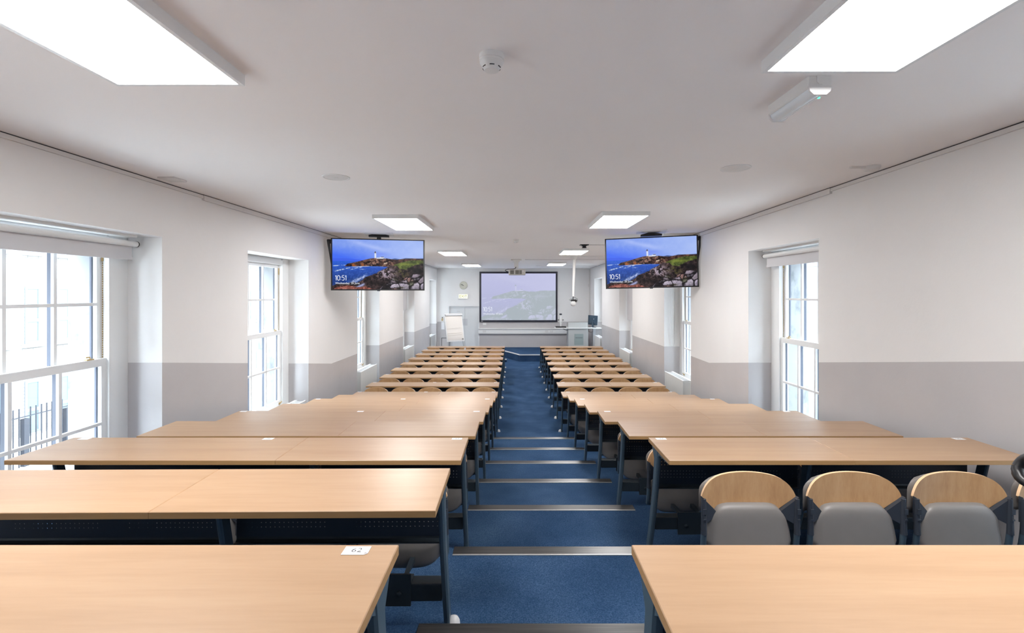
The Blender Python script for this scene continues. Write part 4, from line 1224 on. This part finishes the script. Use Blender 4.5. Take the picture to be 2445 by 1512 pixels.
def make_chair():
    o = thing('lecture_chair', 'chair', 'chair')
    obj('backrest', CM['backrest'], o)
    bp = obj('back_pad', CM['back_pad'], o)
    obj('seat', CM['seat'], o)
    for q in 'lr':
        b = obj('side_bracket', CM['bracket' + q], o)
        obj('side_tube', CM['arm' + q], o)
    obj('beam_clamp', CM['mount_raked'], o)
    return o
proto = make_chair()
KIDS = kidmap(proto)
first = True
for k in range(3, 18):
    for side in ('left', 'right'):
        n = 5 if side == 'left' else 4
        for i in range(n):
            o = proto if first else copy_tree(proto)
            first = False
            if side == 'left': x = -.575 - .493 * i + (inner_x(side, k) + .321)
            elif k == 3: x = 1.118 + .508 * i
            else: x = 1.095 + .497 * i + (inner_x(side, k) - .80) * .4
            jit = random.uniform(-.006, .006) if k > 3 else 0
            o.location = (x + jit, far_y(k - 1) + .205, floor_z(k) + (random.uniform(-.015, -.007) if k > 3 else 0))
            o.rotation_euler = (0, 0, random.uniform(-.02, .02) if k > 3 else 0)
            if k == 10 and i == 0 and side == 'left':
                KIDS = kidmap(o)
                for q in KIDS[o.name]:
                    if q.name.startswith('beam_clamp'): q.data = CM['mount_flat']
                proto = o
            r = 18 - k
            o['label'] = 'grey padded chair with beech back, %s from the aisle, %s block, %s row from dais' % (ORD[i + 1], side, ORD[r])
            o['category'] = 'chair'
            o['group'] = 'beech backed chairs of the %s block' % side

# one far chair carries a small round sticker
st = None
for q in C.objects:
    if q.get('label') == 'grey padded chair with beech back, third from the aisle, left block, first row from dais': st = q
if st is not None:
    st['label'] = 'grey chair with beech back and small white round sticker, left block, first row from dais'
    obj('round_sticker', MB().lathe([(.030, 0), (.030, .001), (.028, .0015)], 16, M=Mx).mesh('round_sticker', 'sticker_paper'), st, (-.005, -.006, .742))

# office chair at the right edge of the frame: only its loop armrest is in view
o = thing('office_chair', 'black office chair with loop armrest, cut off by the right edge of the picture', 'chair', (2.385, 1.78, floor_z(2)), 0.0)
def loop(x):
    cy, cz, ry, rz_ = 0.15, .775, .062, .055
    pts = [(x + 0.012 * math.sin(t * 2), cy + ry * math.cos(t), cz + rz_ * math.sin(t)) for t in [2 * math.pi * i / 24 for i in range(25)]]
    return pts
for x in (-.26, .26):
    ar = build('armrest_loop', MB().tube(loop(x), .020, 12), 'black_plastic', o, smooth=0.9)
    build('armrest_post', MB().tube([(x, .13, .70), (x * .95, .05, .58), (x * .78, 0, .43)], .016, 10), 'black_plastic', ar, smooth=0.9)
def cush(a, b):
    x, y = a * 2 - 1, b * 2 - 1
    return (x * .21, y * .2, .46 + .03 * (1 - x ** 4) * (1 - y ** 4))
build('seat', MB().grid(cush, 10, 10).box(-.21, .21, -.2, .2, .42, .461), 'black_plastic', o, smooth=0.6)
build('backrest', MB().box(-.19, .19, -.27, -.22, .56, .88), 'black_plastic', o, bev=.02)
build('back_stem', MB().tube([(0, -.15, .43), (0, -.27, .46), (0, -.28, .62)], .02, 8), 'black_plastic', o)
build('gas_column', MB().tube([(0, 0, .42), (0, 0, .09)], .025, 12), 'black_plastic', o)
ms_ = MB()
for k in range(5):
    a = k * 2 * math.pi / 5 + .3
    ms_.tube([(0, 0, .10), (.22 * math.cos(a), .22 * math.sin(a), .065)], [.022, .016], 8)
build('star_base', ms_, 'black_plastic', o)
for k in range(5):
    a = k * 2 * math.pi / 5 + .3
    build('castor', MB().tube([(.22 * math.cos(a) - .012, .22 * math.sin(a), .027), (.22 * math.cos(a) + .012, .22 * math.sin(a), .027)], .026, 12), 'black_plastic', o)

# ------------------------------------------------------------------ the street outside
GZ = -1.6
tag(build('street', MB().box(-40, -3.98, -20, 50, GZ - .2, GZ), 'pavement'), 'pale pavement of the street outside the left windows', 'pavement')
tag(build('yard', MB().box(3.9, 30, -20, 50, GZ - .2, GZ), 'pavement'), 'pale yard outside the right windows', 'pavement')
o = thing('brick_building', 'pale brick building with tall windows across the street, seen through the left windows', 'building', (-14, 0, GZ))
H_ = 13.0
wy = []
ybase = 11.6
wins = []
for j in range(-8, 16):
    for zc, h in ((0.05, 1.52), (2.635, 1.64), (5.27, 1.64), (7.9, 1.64)):
        wins.append((13.63 + j * .92, zc, .44, h))
build('facade', MB().box(-.5, 0, -16, 45, 0, H_), 'pale_brick', o)
for (y, z, w_, h) in wins:
    if not (-2 < y < 32): continue
    f_ = build('window', MB().box(0.0, .02, y - w_ / 2, y - w_ / 2 + .07, z, z + h).box(0, .02, y + w_ / 2 - .07, y + w_ / 2, z, z + h)
               .box(0, .02, y - w_ / 2 + .07, y + w_ / 2 - .07, z + h - .07, z + h)
               .box(0, .02, y - w_ / 2 + .07, y + w_ / 2 - .07, z, z + .07).box(0, .02, y - w_ / 2 + .07, y + w_ / 2 - .07, z + .62, z + .72), 'far_window_frame', o)
    build('pane', MB().box(0, .006, y - w_ / 2 + .06, y + w_ / 2 - .06, z + .06, z + h - .06), 'far_window_glass', f_)
    build('sill', MB().box(0, .1, y - w_ / 2 - .08, y + w_ / 2 + .08, z - .1, z), 'stone_reveal', f_)
o = thing('iron_railing', 'dark iron railing along the street outside the left windows', 'railing', (-11.6, 0, GZ))
for i in range(70):
    y = 8.0 + i * .13
    build('railing_bar', MB().box(-.01, .01, y - .009, y + .009, 0, 1.38), 'railing_iron', o) if i % 8 else build('railing_post', MB().box(-.05, .05, y - .06, y + .06, 0, 1.12), 'railing_iron', o)
build('railing_rail', MB().box(-.015, .015, 8, 17.1, 1.16, 1.18), 'railing_iron', o)
build('railing_rail', MB().box(-.015, .015, 8, 17.1, .42, .44), 'railing_iron', o)
o = thing('rendered_building', 'pale rendered building seen through the right windows', 'building', (9.0, 0, GZ))
build('facade', MB().box(0, .5, -10, 45, 0, 9), 'stone_reveal', o)
build('string_course', MB().box(-.06, 0, -10, 45, 4.9, 5.1), 'stone_reveal', o)
build('parapet', MB().box(-.1, .5, -10, 45, 8.8, 9.1), 'stone_reveal', o)
